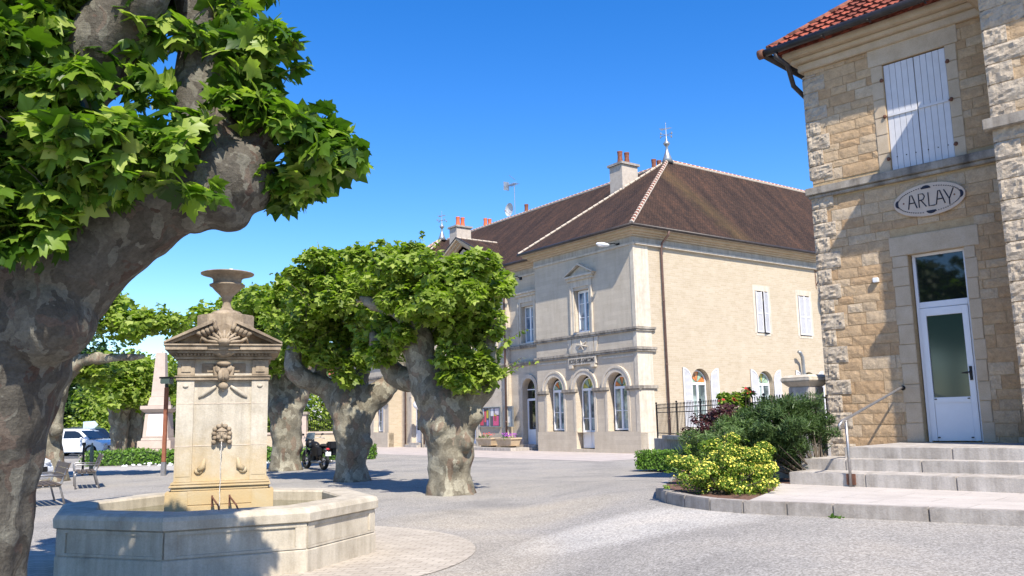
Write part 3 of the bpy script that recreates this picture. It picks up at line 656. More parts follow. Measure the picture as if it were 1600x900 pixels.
# side shutters
def louvre(mb,Fm_a0,a1,z0,z1,d,archside=0):
    a0=Fm_a0; fw_=.06; w_=a1-a0
    def top(a):
        if not archside: return z1
        t_=(a-a0)/w_; t_=t_ if archside>0 else 1-t_   # outer edge tall? curve falls towards the wall opening
        return z1-.62*(1-math.sqrt(max(0,1-t_*t_)))
    n=8
    for s0,s1 in ((a0,a0+fw_),(a1-fw_,a1)): mb.prism([(s0,d,z0),(s1,d,z0),(s1,d,top(s1)),(s0,d,top(s0))],(0,-.04,0))
    for zz in (z0,z0+(z1-z0)*.45): mb.box(a0+fw_,a1-fw_,d-.04,d,zz,zz+.08)
    mb.box(a0+fw_,a1-fw_,d-.008,d-.004,z0+.08,min(top(a0+fw_),top(a1-fw_))-.05)
    k=0; z=z0+.1
    if archside:
        for k in range(8):
            x0=a0+w_*k/8; x1=a0+w_*(k+1)/8; mb.prism([(x0,d,top(x0)-.07),(x1,d,top(x1)-.07),(x1,d,top(x1)),(x0,d,top(x0))],(0,-.041,0))
            mb.face([(x0,d-.006,z0+.1),(x1,d-.006,z0+.1),(x1,d-.006,top(x1)-.03),(x0,d-.006,top(x0)-.03)])
    while z<z1-.06:
        e0,e1=a0+fw_,a1-fw_
        if archside:
            while e1-e0>.05 and top(e1)<z+.06: e1-=.02
            while e1-e0>.05 and top(e0)<z+.06: e0+=.02
        if e1-e0>.06: mb.prism([(e0,d-.035,z),(e0,d-.005,z+.035),(e0,d-.0,z+.03),(e0,d-.03,z-.005)],(e1-e0,0,0))
        z+=.055
for c,wd in SW_:
    window(FS(0),c-wd/2+.02,c+wd/2-.02,1.1,3.2,.28,arched=True,fan=['st_o','st_g','st_o'] if c<5 else ['st_g','st_g','st_y'],bars=(.5,))
    for s_ in (-1,1):
        t=MB(FS(0)); a=c+s_*(wd/2+.02); louvre(t,min(a,a+s_*.6),max(a,a+s_*.6),1.12,3.93,-.03,-s_*1 if False else (1 if s_>0 else -1)*-1); t.build('shutter',M['shutter'],hall)
    t=MB(FS(0)); t.box(c-wd/2-.1,c+wd/2+.1,-.07,.3,1.0,1.08); t.build('sill',M['trim'],hall)
for c in (9.2,12.85,18,22.5):
    for s_ in (-1,1):
        t=MB(FS(0)); a=c
        if c==9.2 and s_>0: t=MB(lambda a,d,z,c=c: (c+.5-(c+.5-a)*.975, d-(c+.5-a)*.22, z))
        louvre(t,min(a,a+s_*.5),max(a,a+s_*.5),5.85,8.0,-.02); t.build('shutter',M['shutter'],hall)
    t=MB(FS(0)); 
    for q in ((c-.72,c-.52,5.8,8.03),(c+.52,c+.72,5.8,8.03),(c-.72,c+.72,8.033,8.33),(c-.6,c+.6,5.68,5.797)): t.box(q[0],q[1],-.015,.03,q[2],q[3])
    t.build('window_surround',M['trim'],hall)
# --- roofs
def slope(mb,eL,eR,tR,tL,m=0):
    eL,eR,tR,tL=[Vector(p) for p in (eL,eR,tR,tL)]; ux=(eR-eL).normalized(); n=ux.cross(tL-eL if (tL-eL).length>.01 else tR-eL).normalized(); vy=n.cross(ux)
    ps=[eL,eR,tR]+([tL] if (tL-tR).length>.01 else []); mb.face([tuple(p) for p in ps],m,[((p-eL).dot(ux),(p-eL).dot(vy)) for p in ps])
EZ=10.42; E=.62
r=MB()
A=(6.66,3.75,15.7); Rr=(20,3.75,15.7)
slope(r,(-E,7.5+E,EZ),(-E,-E,EZ),A,A,0); slope(r,(-E,-E,EZ),(27.2,-E,EZ),Rr,A,1); slope(r,(27.2,-E,EZ),(27.2,8.12,EZ),Rr,Rr,0); slope(r,(27.2,8.12,EZ),(-E,8.12,EZ),A,Rr,0)
r.build('roof',[M['roof'],M['roof_lichen']],hall,recalc=False)
r=MB(); A2=(6.66,27.75,15.7); 
slope(r,(-E,32.12,EZ),(-E,23.38,EZ),A2,A2); slope(r,(-E,23.38,EZ),(14.5,23.38,EZ),(7.3,27.75,15.7),A2); slope(r,(14.5,32.12,EZ),(-E,32.12,EZ),A2,(7.3,27.75,15.7)); slope(r,(14.5,23.38,EZ),(14.5,32.12,EZ),(7.3,27.75,15.7),(7.3,27.75,15.7)); r.build('roof',M['roof'],hall,recalc=False)
r=MB(); slope(r,(.4,28,EZ-.02),(.4,3,EZ-.02),(7,3.75,15.65),(7,27.75,15.65)); slope(r,(13.9,3,EZ-.02),(13.9,28,EZ-.02),(7,27.75,15.65),(7,3.75,15.65)); r.build('roof',M['roof'],hall,recalc=False)
r=MB(); slope(r,(.3,11.0,10.42),(3.45,11.0,12.85),(3.45,15.7,12.85),(.3,15.7,12.85))
# gable roof facets (ridge runs into the slope)
r=MB(); k=.795
for s_ in (-1,1):
    e0=Vector((.28,15.7+s_*4.75,10.42)); e1=Vector((.42,15.7+s_*4.75,10.43)); p1=Vector((3.46,15.7,12.86)); p0=Vector((.28,15.7,12.86))
    ux=Vector((1,0,0)); vy=(p0-e0).normalized(); ps=[e0,e1,p1,p0]; r.face([tuple(p) for p in ps],0,[((p-e0).dot(ux),(p-e0).dot(vy)) for p in ps])
r.build('gable_roof',M['roof'],hall,recalc=False)
# raking cornice
t=MB()
for s_ in (-1,1):
    for pr,a,b in ((.52,-.13,-.005),(.38,-.27,-.133),(.2,-.42,-.273)):
        t.prism([(.8-pr,15.7+s_*4.75,10.42+a),(.8-pr,15.7,12.86+a),(.8-pr,15.7,12.86+b),(.8-pr,15.7+s_*4.75,10.42+b)],(pr,0,0))
t.build('raking_cornice',M['dressed'],hall)
t=MB(); t.sphere((.76,15.7,11.4),(.04,.45,.3),12); t.sphere((.76,14.5,11.1),(.04,.3,.2),10); t.sphere((.76,16.9,11.1),(.04,.3,.2),10); t.build('carved_crest',M['ledge'],hall)
t=MB()
for s_ in (-1,1): t.prism([(.25,15.7+s_*4.8,10.38),(.25,15.7,12.87),(.25,15.7,12.92),(.25,15.7+s_*4.8,10.47)],(.1,0,0))
t.build('fascia',M['gutter'],hall)
# gutters
def gutter(p,q,r=.075,par=hall,m='gutter'):
    t=MB(); t.tube([p,q],r,10); t.build('gutter',M[m],par,smooth=True)
gutter((-.66,8.1,10.36),(-.66,-.68,10.36)); gutter((-.68,-.68,10.358),(27,-.68,10.358)); gutter((.36,11.0,10.34),(.36,8.2,10.34)); gutter((-.66,23.4,10.36),(-.66,32.1,10.36)); gutter((.36,20.5,10.34),(.36,23.3,10.34))
for q_ in ((-.6,.0,-.6,8.1),(0.003,27,-.6,.0),(-.6,.0,23.4,32.1),(.4,1,7.8,11.2)): t=MB(); t.box(*q_,10.325,10.37); t.build('soffit',M['frieze'],hall)
def pipe(pts,r=.055,m='pipe',name='downpipe'):
    t=MB(); t.tube(pts,r,8); 
    for z in (1.5,4,7): 
        x,y=pts[-1][:2]; t.tube([(x,y,z),(x,y,z+.06)],r*1.25,8)
    t.build(name,M[m],hall,smooth=True)
pipe([(1.75,-.68,10.3),(1.75,-.62,10.1),(1.75,-.2,9.8),(1.75,-.13,9.5),(1.75,-.13,.3)])
pipe([(.3,11.3,10.3),(.5,11.3,10.0),(.66,11.3,9.7),(.66,11.3,.3)]); pipe([(.36,23.3,10.3),(.7,23.3,9.9),(.9,23.3,9.6),(.9,23.3,.2)])
pipe([(.66,20.4,10.3),(.7,20.4,9.9),(.66,20.4,9.6),(.66,20.4,.2)])
# ridge tiles
def ridge(p,q,r=.085,m1='terra',name='ridge_tiles'):
    p,q=Vector(p),Vector(q); L=(q-p).length; n=int(L/.36); t=MB(); up=Vector((0,0,.0))
    for k in range(n):
        a=p+(q-p)*(k/n); b=p+(q-p)*((k+1)/n); t.tube([a+up,b+up],[r*1.12,r*.92],8,0); 
        c=a+(b-a)*.22; e=a-(b-a)*.1; t.tube([e+up,c+up],[r*1.16,r*1.16],8,1)
    t.tube([p-Vector((0,0,.04)),q-Vector((0,0,.04))],r*1.12,8,1); t.build(name,[M[m1],M['mortar']],hall)
ridge((6.66,3.75,15.72),(20,3.75,15.72)); ridge((-.6,-.6,10.46),(6.6,3.72,15.7),.085,'terra_dark','hip_tiles'); 
ridge((7,4.1,15.68),(7,27.5,15.68)); ridge((-.6,32,10.46),(6.6,27.8,15.7),.10,'terra','hip_tiles')
for p,q in (((-.6,8.1,10.45),(6.6,3.8,15.7)),((-.6,23.4,10.45),(6.6,27.7,15.7)),((.3,15.7,12.87),(3.4,15.7,12.87)),((20,3.75,15.7),(27.1,-.6,10.46))):
    t=MB(); p_,q_=Vector(p),Vector(q); L=(q_-p_).length; n=int(L/.35)
    for k in range(n): t.tube([p_+(q_-p_)*(k/n),p_+(q_-p_)*((k+.9)/n)],[.075,.06],7,0)
    t.build('hip_tiles',M['mortar'],hall)
# chimneys
def chimney(x0,x1,y0,y1,zb,zt,pots,pm,ph=.75):
    t=MB(); t.box(x0,x1,y0,y1,zb,zt); c=t.build('chimney',M['render'],hall)
    t=MB(); t.box(x0-.1,x1+.1,y0-.1,y1+.1,zt,zt+.13); t.build('chimney_cap',M['concrete'],c)
    for x,y in pots:
        t=MB(); t.lathe([(.2,0),(.17,.1),(.13,ph*.6),(.15,ph*.95),(.16,ph),(.12,ph),(.11,ph*.8)],(x,y,zt+.13),12); t.build('chimney_pot',M[pm],c,smooth=True)
    return c
chimney(4.35,5.55,5.0,6.0,12.9,15.5,[(4.72,5.5),(5.2,5.45)],'terra_dark')
chimney(8.6,9.6,6.3,7.5,13.5,16.05,[(8.85,6.9),(9.3,6.9)],'terra_dark',.8)
chimney(8.4,9.3,19.0,20.2,13.5,16.1,[(8.8,19.6)],'terra_dark',.75)
chimney(4.0,5.2,21.45,22.4,12.6,15.15,[(4.4,21.9),(4.8,21.9)],'orange',.7)
chimney(8.4,9.4,24.1,25.3,13.5,16.15,[(8.7,24.7),(9.1,24.7)],'orange',.7)
# finials with weather vane
def finial(x,y,z):
    t=MB(); t.lathe([(.34,-.15),(.22,.15),(.1,.5),(.06,.75),(.13,.85),(.2,.95),(.13,1.05),(.05,1.12),(.07,1.2),(.03,1.3),(.015,2.1),(.01,2.2)],(x,y,z),12)
    f=t.build('finial',M['zinc'],hall,smooth=True)
    t=MB(); t.tube([(x-.4,y,z+1.45),(x+.4,y,z+1.45)],.015,6); t.tube([(x,y-.4,z+1.45),(x,y+.4,z+1.45)],.015,6)
    for dx,dy in ((.42,0),(-.42,0),(0,.42),(0,-.42)): t.sphere((x+dx,y+dy,z+1.45),(.05,.05,.09),6)
    t.prism([(x+.15,y-.35,z+1.8),(x+.18,y-.1,z+1.9),(x,y,z+1.84),(x-.15,y+.4,z+1.92),(x-.1,y+.25,z+1.76)],(.01,0,0)); t.build('weather_vane',M['zinc'],f)
finial(6.66,3.75,15.75); finial(6.66,27.75,15.75)
# --- things fixed on the hall
def flood(x,y,z,label):
    o=empty('facade_lamp',tuple(BW(x,y,z)),BR,label=label,cat='lamp',group='flood lamps under the cornice')
    t=MB(); t.tube([(.0,0,.05),(-.3,.0,.12),(-.55,.02,.06)],.025,6); t.box(-.06,0,-.1,.1,-.05,.15); t.build('bracket',M['iron'],o)
    t=MB(); t.sphere((-.95,.06,0),(.42,.15,.1),12); t.build('lamp_head',M['lamp_head'],o,smooth=True)
    t=MB(); t.sphere((-1.05,.06,-.06),(.24,.1,.07),10); t.build('lens',M['inscr'],o,smooth=True)
flood(0,.95,9.66,'white street lamp head nearest the front corner of the school building')
flood(1.0,10.05,9.5,'white street lamp head above the window in the recessed part beside the tree')
ds=empty('satellite_dish',tuple(BW(8.3,20.9,16.1)),BR,label='round pale satellite dish on a roof ridge beside a single chimney pot',cat='satellite dish')
t=MB(); R3=Matrix.Rotation(R_(105),3,'Y'); c0=Vector((-.1,0,.7)); pts=[]
for rr,dd in ((.02,.12),(.25,.09),(.42,.03),(.5,0)): pts.append((rr,dd))
i=0
for k in range(3):
    for j in range(20):
        a,b=2*math.pi*j/20,2*math.pi*(j+1)/20
        def P_(rr,dd,a): return tuple(c0+Vector((dd,rr*math.cos(a),rr*math.sin(a))))
        (r0,d0),(r1,d1)=pts[k],pts[k+1]; t.face([P_(r0,d0,a),P_(r1,d1,a),P_(r1,d1,b),P_(r0,d0,b)])
t.build('dish',plain('pale grey dish',(.6,.6,.6),.5),ds,recalc=False); t=MB(); t.tube([(0,0,-.7),(0,0,.6)],.03,6); t.tube([(0,0,.3),(-.45,0,.55)],.015,6); t.sphere((-.47,0,.57),.06,8); t.build('mount',M['steel'],ds)
an=empty('tv_antenna',tuple(BW(8.5,20.6,15.6)),BR,label='thin television antenna on a mast standing above the long ridge',cat='antenna')
t=MB(); t.tube([(0,0,-1.0),(0,0,3.2)],.025,6); t.build('mast',M['zinc'],an); t=MB(); t.tube([(-.2,-.5,3.0),(.2,.9,3.2)],.02,5)
for k in range(9):
    f_=k/8; p=Vector((-.2,-.5,3.0)).lerp(Vector((.2,.9,3.2)),f_); t.tube([p+Vector((-.25,.05,.0)),p+Vector((.25,-.05,0))],.012,4); t.tube([p+Vector((0,0,-.15)),p+Vector((0,0,.15))],.01,4)
t.face([(-.25,1.0,2.85),(.25,1.0,2.85),(.25,1.0,3.5),(-.25,1.0,3.5)]); t.tube([(0,-.1,3.4),(0,.6,3.9)],.02,5); t.build('aerial',M['zinc'],an)
# wall bracket lamp at the far end of the side facade
bl=empty('bracket_lantern',tuple(BW(14.1,0,9.3)),BR,label='dark lantern hanging from a scrolled iron bracket on the cream side wall',cat='lantern')
t=MB(); t.tube([(0,0,.2),(.0,-.9,.15)],.03,6); t.tube([(0,0,-.6),(0,-.3,-.2),(0,-.7,.15)],.025,6); t.tube([(0,-.5,-.1),(-.1,-.7,-.35),(.05,-.85,-.3)],.02,6); t.tube([(0,0,.4),(0,0,-.8)],.03,6); t.build('bracket',M['rust'],bl)
t=MB(); t.lathe([(.04,.1),(.1,0),(.2,-.35),(.26,-.7),(.22,-.95),(.05,-1.05)],(0,-.85,-.1),12); t.build('lamp_body',plain('grey lantern glass',(.16,.20,.22),.3),bl,smooth=True)
vp=MB(lambda x,y,z: tuple(BW(x,y,z))); vp.tube([(12.15,-.25,0),(12.05,-.25,3.9),(11.95,-.3,4.6),(11.7,-.35,4.85),(11.55,-.38,4.88)],.09,10); vp.tube([(12.06,-.25,3.5),(12.06,-.25,3.6)],.11,10); vp.build('vent_pipe',M['zinc'],smooth=True,label='grey metal vent pipe with bent top rising against the cream side wall',cat='pipe')
# notice boards
def board(y0,y1,z0,z1,label,posters):
    o=empty('notice_board',tuple(BW(.8,(y0+y1)/2,(z0+z1)/2)),BR,label=label,cat='notice board'); w_=(y1-y0)/2; h=(z1-z0)/2
    t=MB(); t.box(-.1,0,-w_,w_,-h,-h+.05); t.box(-.1,0,-w_,w_,h-.05,h); t.box(-.1,0,-w_,-w_+.05,-h+.05,h-.05); t.box(-.1,0,w_-.05,w_,-h+.05,h-.05)
    if w_>.6: t.box(-.1,0,-.03,.03,-h+.05,h-.05)
    t.build('frame',M['zinc'],o)
    t=MB(); t.box(-.04,-.01,-w_+.05,w_-.05,-h+.05,h-.05); t.build('backing',plain('board backing',(.10,.10,.12) if w_>.6 else (.30,.34,.36),.6),o)
    for (a,b,c,d,col) in posters:
        t=MB(); t.box(-.046,-.042,a*w_,b*w_,c*h,d*h); t.build('poster',plain('poster',col,.6,var=.05),o)
board(11.95,14.15,1.25,2.4,'wide notice board with coloured posters on the pale wall right of the tree trunk',
  [(.55,.85,.1,.8,(.6,.58,.6)),(.6,.9,-.8,0,(.55,.06,.10)),(.35,.5,-.5,.6,(.62,.10,.12)),(.1,.3,-.1,.7,(.55,.45,.05)),(.1,.3,-.85,-.3,(.3,.25,.5)),(-.35,-.08,.1,.85,(.65,.65,.68)),(-.85,-.45,.2,.85,(.60,.55,.60)),(-.8,-.3,-.85,.1,(.6,.10,.22)),(-.6,-.4,-.4,.35,(.6,.45,.08))])
board(10.75,11.65,1.25,2.4,'narrow glazed notice board with one white sheet left of the dark arched door',[(-.2,.2,-.6,.0,(.7,.7,.7))])
# flower troughs
def trough(y,label,fl,cols):
    o=empty('flower_trough',tuple(BW(.05,y,.16)),BR,label=label,cat='planter',group='stone troughs by the facade')
    t=MB(); 
    for k,(a,b,c,d) in enumerate(((.28,.62,.0,.1),(.34,.72,.1,.45))):
        t.prism([(-a,-b,c),(a,-b,c),(a,b,c),(-a,b,c)],(0,0,.002)); 
    i=len(t.v); lo=[(-.27,-.6),(.27,-.6),(.27,.6),(-.27,.6)]; hi=[(-.36,-.74),(.36,-.74),(.36,.74),(-.36,.74)]
    for j in range(4): t.face([(*lo[j],.08),(*lo[(j+1)%4],.08),(*hi[(j+1)%4],.5),(*hi[j],.5)])
    t.face([(*p,.44) for p in hi]); t.box(-.38,.38,-.76,-.68,.44,.52); t.box(-.38,.38,.68,.76,.44,.52); t.box(-.38,-.3,-.68,.68,.44,.52); t.box(.3,.38,-.68,.68,.44,.52); t.box(-.2,.2,-.45,.45,0,.09)
    t.build('trough',M['dressed'],o)
    foliage('foliage',[((0,0,.5),(.28,.6,.14))],260,.09,M['leaf_pot'],o,OVAL,sub=.5,subr=(.05,.12))
    P=np.array([[random.uniform(-.25,.25),random.uniform(-.6,.6),.62+random.random()*.16] for _ in range(fl)]); 
    link('flowers',leaf_mesh('flowers',P,np.tile([-.6,-.3,1.],(fl,1))+rng.normal(size=(fl,3))*.3,rng.normal(size=(fl,3)),.09,OVAL),M[cols],o)
trough(12.2,'stone flower trough with sparse red flowers, nearer the tree',26,'flower_r'); trough(10.3,'stone flower trough with purple flowers beside the dark arched door',70,'flower_p')
slab=MB(lambda x,y,z: tuple(BW(x,y,z))); slab.box(-.75,.62,9.0,14.5,.0,.16); slab.build('pavement_slab',M['step'],kind='structure',bevel=.01)
wl_=empty('wall_lamp',tuple(BW(.9,21.1,2.75)),BR,label='round white globe lamp beside the arched door left of the tree trunk',cat='lamp')
t=MB(); t.sphere((-.3,0,0),.3,14); t.build('globe',M['lamp_head'],wl_,smooth=True); t=MB(); t.tube([(0,0,0),(-.3,0,0)],.03,6); t.build('bracket',M['iron'],wl_)
# ================================================================== STATION BUILDING (right)
SX,SY,SR=7.28,15.43,R_(44.55)
su=Vector((-math.sin(SR),math.cos(SR),0)); sv=Vector((math.cos(SR),math.sin(SR),0))
def SWp(x,y,z=0): return Vector((SX,SY,z))+sv*x+su*y
stn=empty('station_building',(SX,SY,0),SR,label='honey rubble stone building with rock faced quoins, white shutters and red tile roof',cat='building')
# local: front plane x=0 facing -x, +y to the left of the picture
def rubble(mb, F_, a0,a1,z0,z1, holes, seed, rows=(.13,.24), lens=(.24,.62), mort=.007, prot=.013):
    rd=random.Random(seed); z=z0
    while z<z1-.04:
        h=min(rd.uniform(*rows),z1-z); 
        if z1-z-h<.08: h=z1-z
        a=a0-rd.uniform(0,.1); 
        while a<a1:
            L=rd.uniform(*lens)*(1.25 if h>.19 else .95); segs=[(max(a,a0),min(a+L,a1))]
            for h0,h1,hz0,hz1 in holes:
                ns=[]
                for s0,s1 in segs:
                    if z+h<=hz0+.01 or z>=hz1-.01 or s1<=h0 or s0>=h1: ns.append((s0,s1))
                    else:
                        if s0<h0: ns.append((s0,h0))
                        if s1>h1: ns.append((h1,s1))
                segs=ns
            for s0,s1 in segs:
                if s1-s0<.05: continue
                p=rd.uniform(.004,prot); g_=mort*rd.uniform(.4,1.1); i=len(mb.v); b=.014
                # bevelled, slightly crooked block with a 5x3 rough face
                q0,q1,w0,w1=s0+g_,s1-g_,z+g_,z+h-g_; NX=max(3,int((q1-q0)/.07)); NZ=3
                jit=[rd.uniform(-.006,.006) for _ in range(4)]
                for iz in range(NZ+1):
                    for ix in range(NX+1):
                        fx,fz=ix/NX,iz/NZ; aa=q0+(q1-q0)*fx; zz=w0+(w1-w0)*fz+ (jit[0]*(1-fx)+jit[1]*fx)*(1 if fz<.5 else -1)
                        e=ix in(0,NX) or iz in(0,NZ); d=-p*(0.6 if e else 1)-(0 if e else rd.uniform(0,.007))
                        mb.v.append(F_(aa,d,zz))
                for iz in range(NZ):
                    for ix in range(NX):
                        k=i+iz*(NX+1)+ix; mb.f.append((k,k+1,k+NX+2,k+NX+1)); mb.m.append(0)
                # skirt back to the mortar
                rim=[i+ix for ix in range(NX+1)]+[i+iz*(NX+1)+NX for iz in range(1,NZ+1)]+[i+NZ*(NX+1)+ix for ix in range(NX-1,-1,-1)]+[i+iz*(NX+1) for iz in range(NZ-1,0,-1)]
                j=len(mb.v)
                inv=[mb.v[k] for k in rim]; base=F_(0,0,0); dep=Vector(F_(0,.03,0))-Vector(base)
                mb.v += [tuple(Vector(x)+dep) for x in inv]
                for k in range(len(rim)): mb.f.append((rim[k],rim[(k+1)%len(rim)],j+(k+1)%len(rim),j+k)); mb.m.append(0)
            a+=L
        z+=h
W0,W1=-1.97,1.72; WB,WT=.6,8.5
SF=FX(0)
holes=[(-1.12,.30,1.06,4.80),(-1.14,.36,5.87,8.52),(-3,3,5.85,6.06)]
b_=MB(SF); b_.panel(rect(W0,W1,0,WT+.3),[rect(-.94,.02,1.06,4.46),rect(-.96,.16,6.05,8.16)],.22,d0=.006); b_.build('mortar_bed',M['mort2'],stn,recalc=False)
b_=MB(); rubble(b_,lambda a,d,z:(d,a,z),W0,W1,WB,WT,holes,3); b_.build('wall',M['block'],stn,recalc=False)
# side (hidden) and back
b_=MB(); b_.face([(.01,W1,0),(8,W1,0),(8,W1,8.8),(.01,W1,8.8)]); b_.face([(8,-9,0),(8,W1,0),(8,W1,8.8),(8,-9,8.8)]); b_.box(.5,.55,-1.9,1.6,0,8.7); b_.build('rear_wall',M['mort2'],stn,recalc=False)
# rock faced quoin blocks
def quoins(y_out, sgn, x0, z0, z1, seed, short=.26, long=.42, h=(.27,.33), dep=.5, skip=()):
    rd=random.Random(seed); z=z0; k=0
    while z<z1-.05:
        hh=min(rd.uniform(*h),z1-z); L=(long if k%2 else short)*rd.uniform(.92,1.08)
        if not any(a-.02<z+hh/2<b+.02 for a,b in skip):
            t=MB(); NY,NZ=9,7; i=0; pr=.035; V=[]
            ya,yb=y_out+sgn*.045, y_out-sgn*L
            g_=.008
            for iz in range(NZ+1):
                for iy in range(NY+1):
                    fy,fz=iy/NY,iz/NZ; e=iy in(0,NY) or iz in(0,NZ)
                    y=ya+(yb-ya)*fy; zz=z+g_+(hh-2*g_)*fz
                    n_=noise.noise(Vector((y*9+seed,zz*9,k)))*.026+noise.noise(Vector((y*22,zz*22,k+seed)))*.03
                    V.append((x0-(.02 if e else pr+n_),y+(rd.uniform(-.004,.004)),zz))
            t.v=V
            for iz in range(NZ):
                for iy in range(NY): q=iz*(NY+1)+iy; t.f.append((q,q+1,q+NY+2,q+NY+1)); t.m.append(0)
            t.prism([(x0-.02,ya,z+g_),(x0-.02,yb,z+g_),(x0-.02,yb,z+hh-g_),(x0-.02,ya,z+hh-g_)],(dep if k%2==0 else dep*.7,0,0))
            t.build('quoin',M['quoin'],stn,recalc=False)
        z+=hh; k+=1
quoins(W1,1,0,.45,8.4,11,skip=[(5.85,6.06)])
# dressed frames
def blocks(name,items,mat='dressed',bev=.008):
    t=MB(SF)
    for a0,a1,z0,z1,pr in items: t.box(a0,a1,-pr,.2,z0,z1)
    return t.build(name,M[mat],stn,bevel=bev)
it=[]; z=1.06; k=0
for h in (.34,.36,.33,.37,.35,.36,.34,.37,.35,.24):
    if z+h>4.44: h=4.44-z
    it.append((.02+.001,.30+(.0 if k%2 else .02),z+.003,z+h-.003,.02)); it.append((-1.12-(.0 if k%2 else .02),-.941,z+.003,z+h-.003,.02)); z+=h; k+=1
it.append((-1.2,.33,4.443,4.80,.025)); blocks('door_frame',it)
it=[]; z=6.06; k=0
for h in (.36,.37,.34,.36,.35,.33):
    h=min(h,8.16-z)
    it.append((.165,.38,z+.003,z+h-.003,.02)); it.append((-1.16,-.965,z+.003,z+h-.003,.02)); z+=h; k+=1
it.append((-1.2,.42,8.163,8.52,.025)); blocks('window_frame',it)
t=MB(SF); t.box(W0,W1+.12,-.12,.1,5.9,6.05); t.box(W0,W1+.08,-.07,.1,5.83,5.897); t.build('string_course',M['ledge'],stn,bevel=.012)
t=MB(SF); t.box(W0,W1+.1,-.08,.15,8.5,8.66); t.box(W0,W1+.2,-.18,.15,8.663,8.76); t.box(W0,W1+.3,-.32,.15,8.763,8.9); t.box(.15,8,.0,.3,8.5,8.9) if False else None
t.build('cornice',M['dressed'],stn,bevel=.015)
# door
dr=MB(SF); y0,y1=-.93,.0
dr.box(y0,y0+.055,.13,.2,1.06,4.45); dr.box(y1-.055,y1,.13,.2,1.06,4.45); dr.box(y0+.055,y1-.055,.13,.2,3.45,3.56); dr.box(y0+.055,y1-.055,.13,.2,4.40,4.45); df=dr.build('door_casing',M['pvc'],stn,bevel=.006)
t=MB(SF); t.face([(y0+.05,.17,3.56),(y1-.05,.17,3.56),(y1-.05,.17,4.4),(y0+.05,.17,4.4)]); t.build('transom_pane',M['glass_dark'],df)
dr=MB(SF); a0,a1=y0+.06,y1-.06
dr.box(a0,a0+.10,.11,.16,1.08,3.44); dr.box(a1-.10,a1,.11,.16,1.08,3.44); dr.box(a0+.10,a1-.10,.11,.16,3.30,3.44); dr.box(a0+.10,a1-.10,.11,.16,1.74,1.84); dr.box(a0+.10,a1-.10,.125,.16,1.08,1.74)
dl=dr.build('door',M['pvc'],stn,bevel=.006)
t=MB(SF); t.face([(a0+.1,.14,1.84),(a1-.1,.14,1.84),(a1-.1,.14,3.3),(a0+.1,.14,3.3)]); t.build('pane',M['frosted'],dl)
t=MB(SF); t.box(a0+.03,a0+.075,.09,.11,2.12,2.36); t.tube([(a0+.05,.1,2.26),(a0+.05,.05,2.26),(a0+.18,.05,2.25)],.013,8); t.build('handle',M['black'],dl)
t=MB(SF)
for a,z in ((a0+.13,1.81),(a1-.13,1.81),(a0+.13,1.14),(a1-.13,1.14)): t.box(a-.02,a+.02,.10,.112,z-.01,z+.01)
t.build('screw_caps',M['black'],dl)
# shutters (closed)
for s_,(a0,a1) in enumerate(((-.395,.155),(-.955,-.405))):
    t=MB(SF); n=5
    for k in range(n):
        p0=a0+(a1-a0)*k/n+.003; p1=a0+(a1-a0)*(k+1)/n-.003; t.box(p0,p1,.02,.05,6.07,8.14)
    sh=t.build('shutter',M['shutter'],stn,bevel=.004)
    t=MB(SF)
    for z in (7.12,): t.box(a0+.02,a1-.02,-.004,.018,z,z+.05)
    t.build('bar',M['shutter'],sh)
    t=MB(SF); yy=.19 if s_==0 else -1.0
    for z in (6.3,7.13,7.85): t.sphere((yy,-.03,z),(.035,.03,.04),8); t.box(min(yy,a1 if s_==0 else a0),max(yy,a1 if s_==0 else a0),-.02,-.008,z-.015,z+.015)
    t.build('hinge',M['rust'],sh)
    t=MB(SF)
    for k in range(3): t.sphere((a0+.1+.17*k,.015,6.32),(.012,.01,.012),6)
    t.build('bolts',M['iron'],sh)
# roof: displaced interlocking tiles
OV=.50; EZs=8.98
def tiled(name, fpos, width, rise_len, u_left, u_right, parent, du=.22/10, rows=.30):
    # fpos(u,v,h)->xyz ; u_left(v),u_right(v) limits
    t=MB(); V=[];UVs={}
    nv=int(rise_len/rows)
    for r_ in range(nv+1):
        cols=[]
        v0=r_*rows; v1=min((r_+1.06)*rows,rise_len)
        L0,R0=u_left(v0),u_right(v0); 
        if R0-L0<.1: break
        n=int((R0-L0)/du)+1
        strip=[]
        for (vv,hh) in ((v0,-.004),(v0,.06),((v0+v1)/2,.028),(v1,.006)):
            row=[]
            lo,hi=u_left(vv),u_right(vv)
            for k in range(n+1):
                u=lo+(hi-lo)*k/n
                ph=(u/.22)%1; wv=.05*math.exp(-((ph-.3)/.15)**2)+.015*math.exp(-((ph-.8)/.1)**2)
                rn=noise.noise(Vector((math.floor(u/.22)*3.1,r_*2.7,0)))*.010
                row.append((u,vv,hh+ (wv+rn if hh>0 else 0)))
            strip.append(row)
        base=len(t.v)
        for row in strip:
            for (u,vv,hh) in row: t.v.append(fpos(u,vv,hh)); V.append((u,vv))
        for a in range(3):
            for k in range(n):
                q=base+a*(n+1)+k; t.f.append((q,q+1,q+n+2,q+n+1)); t.m.append(0); ids=(q,q+1,q+n+2,q+n+1); t.uv[len(t.f)-1]=[(V[x][0],V[x][1]) for x in ids]
    return t.build(name,M['station_tile'],parent,recalc=False)
sl_=math.tan(R_(38)); cs_=math.cos(R_(38)); sn_=math.sin(R_(38))
YE=W1+OV  # left eave
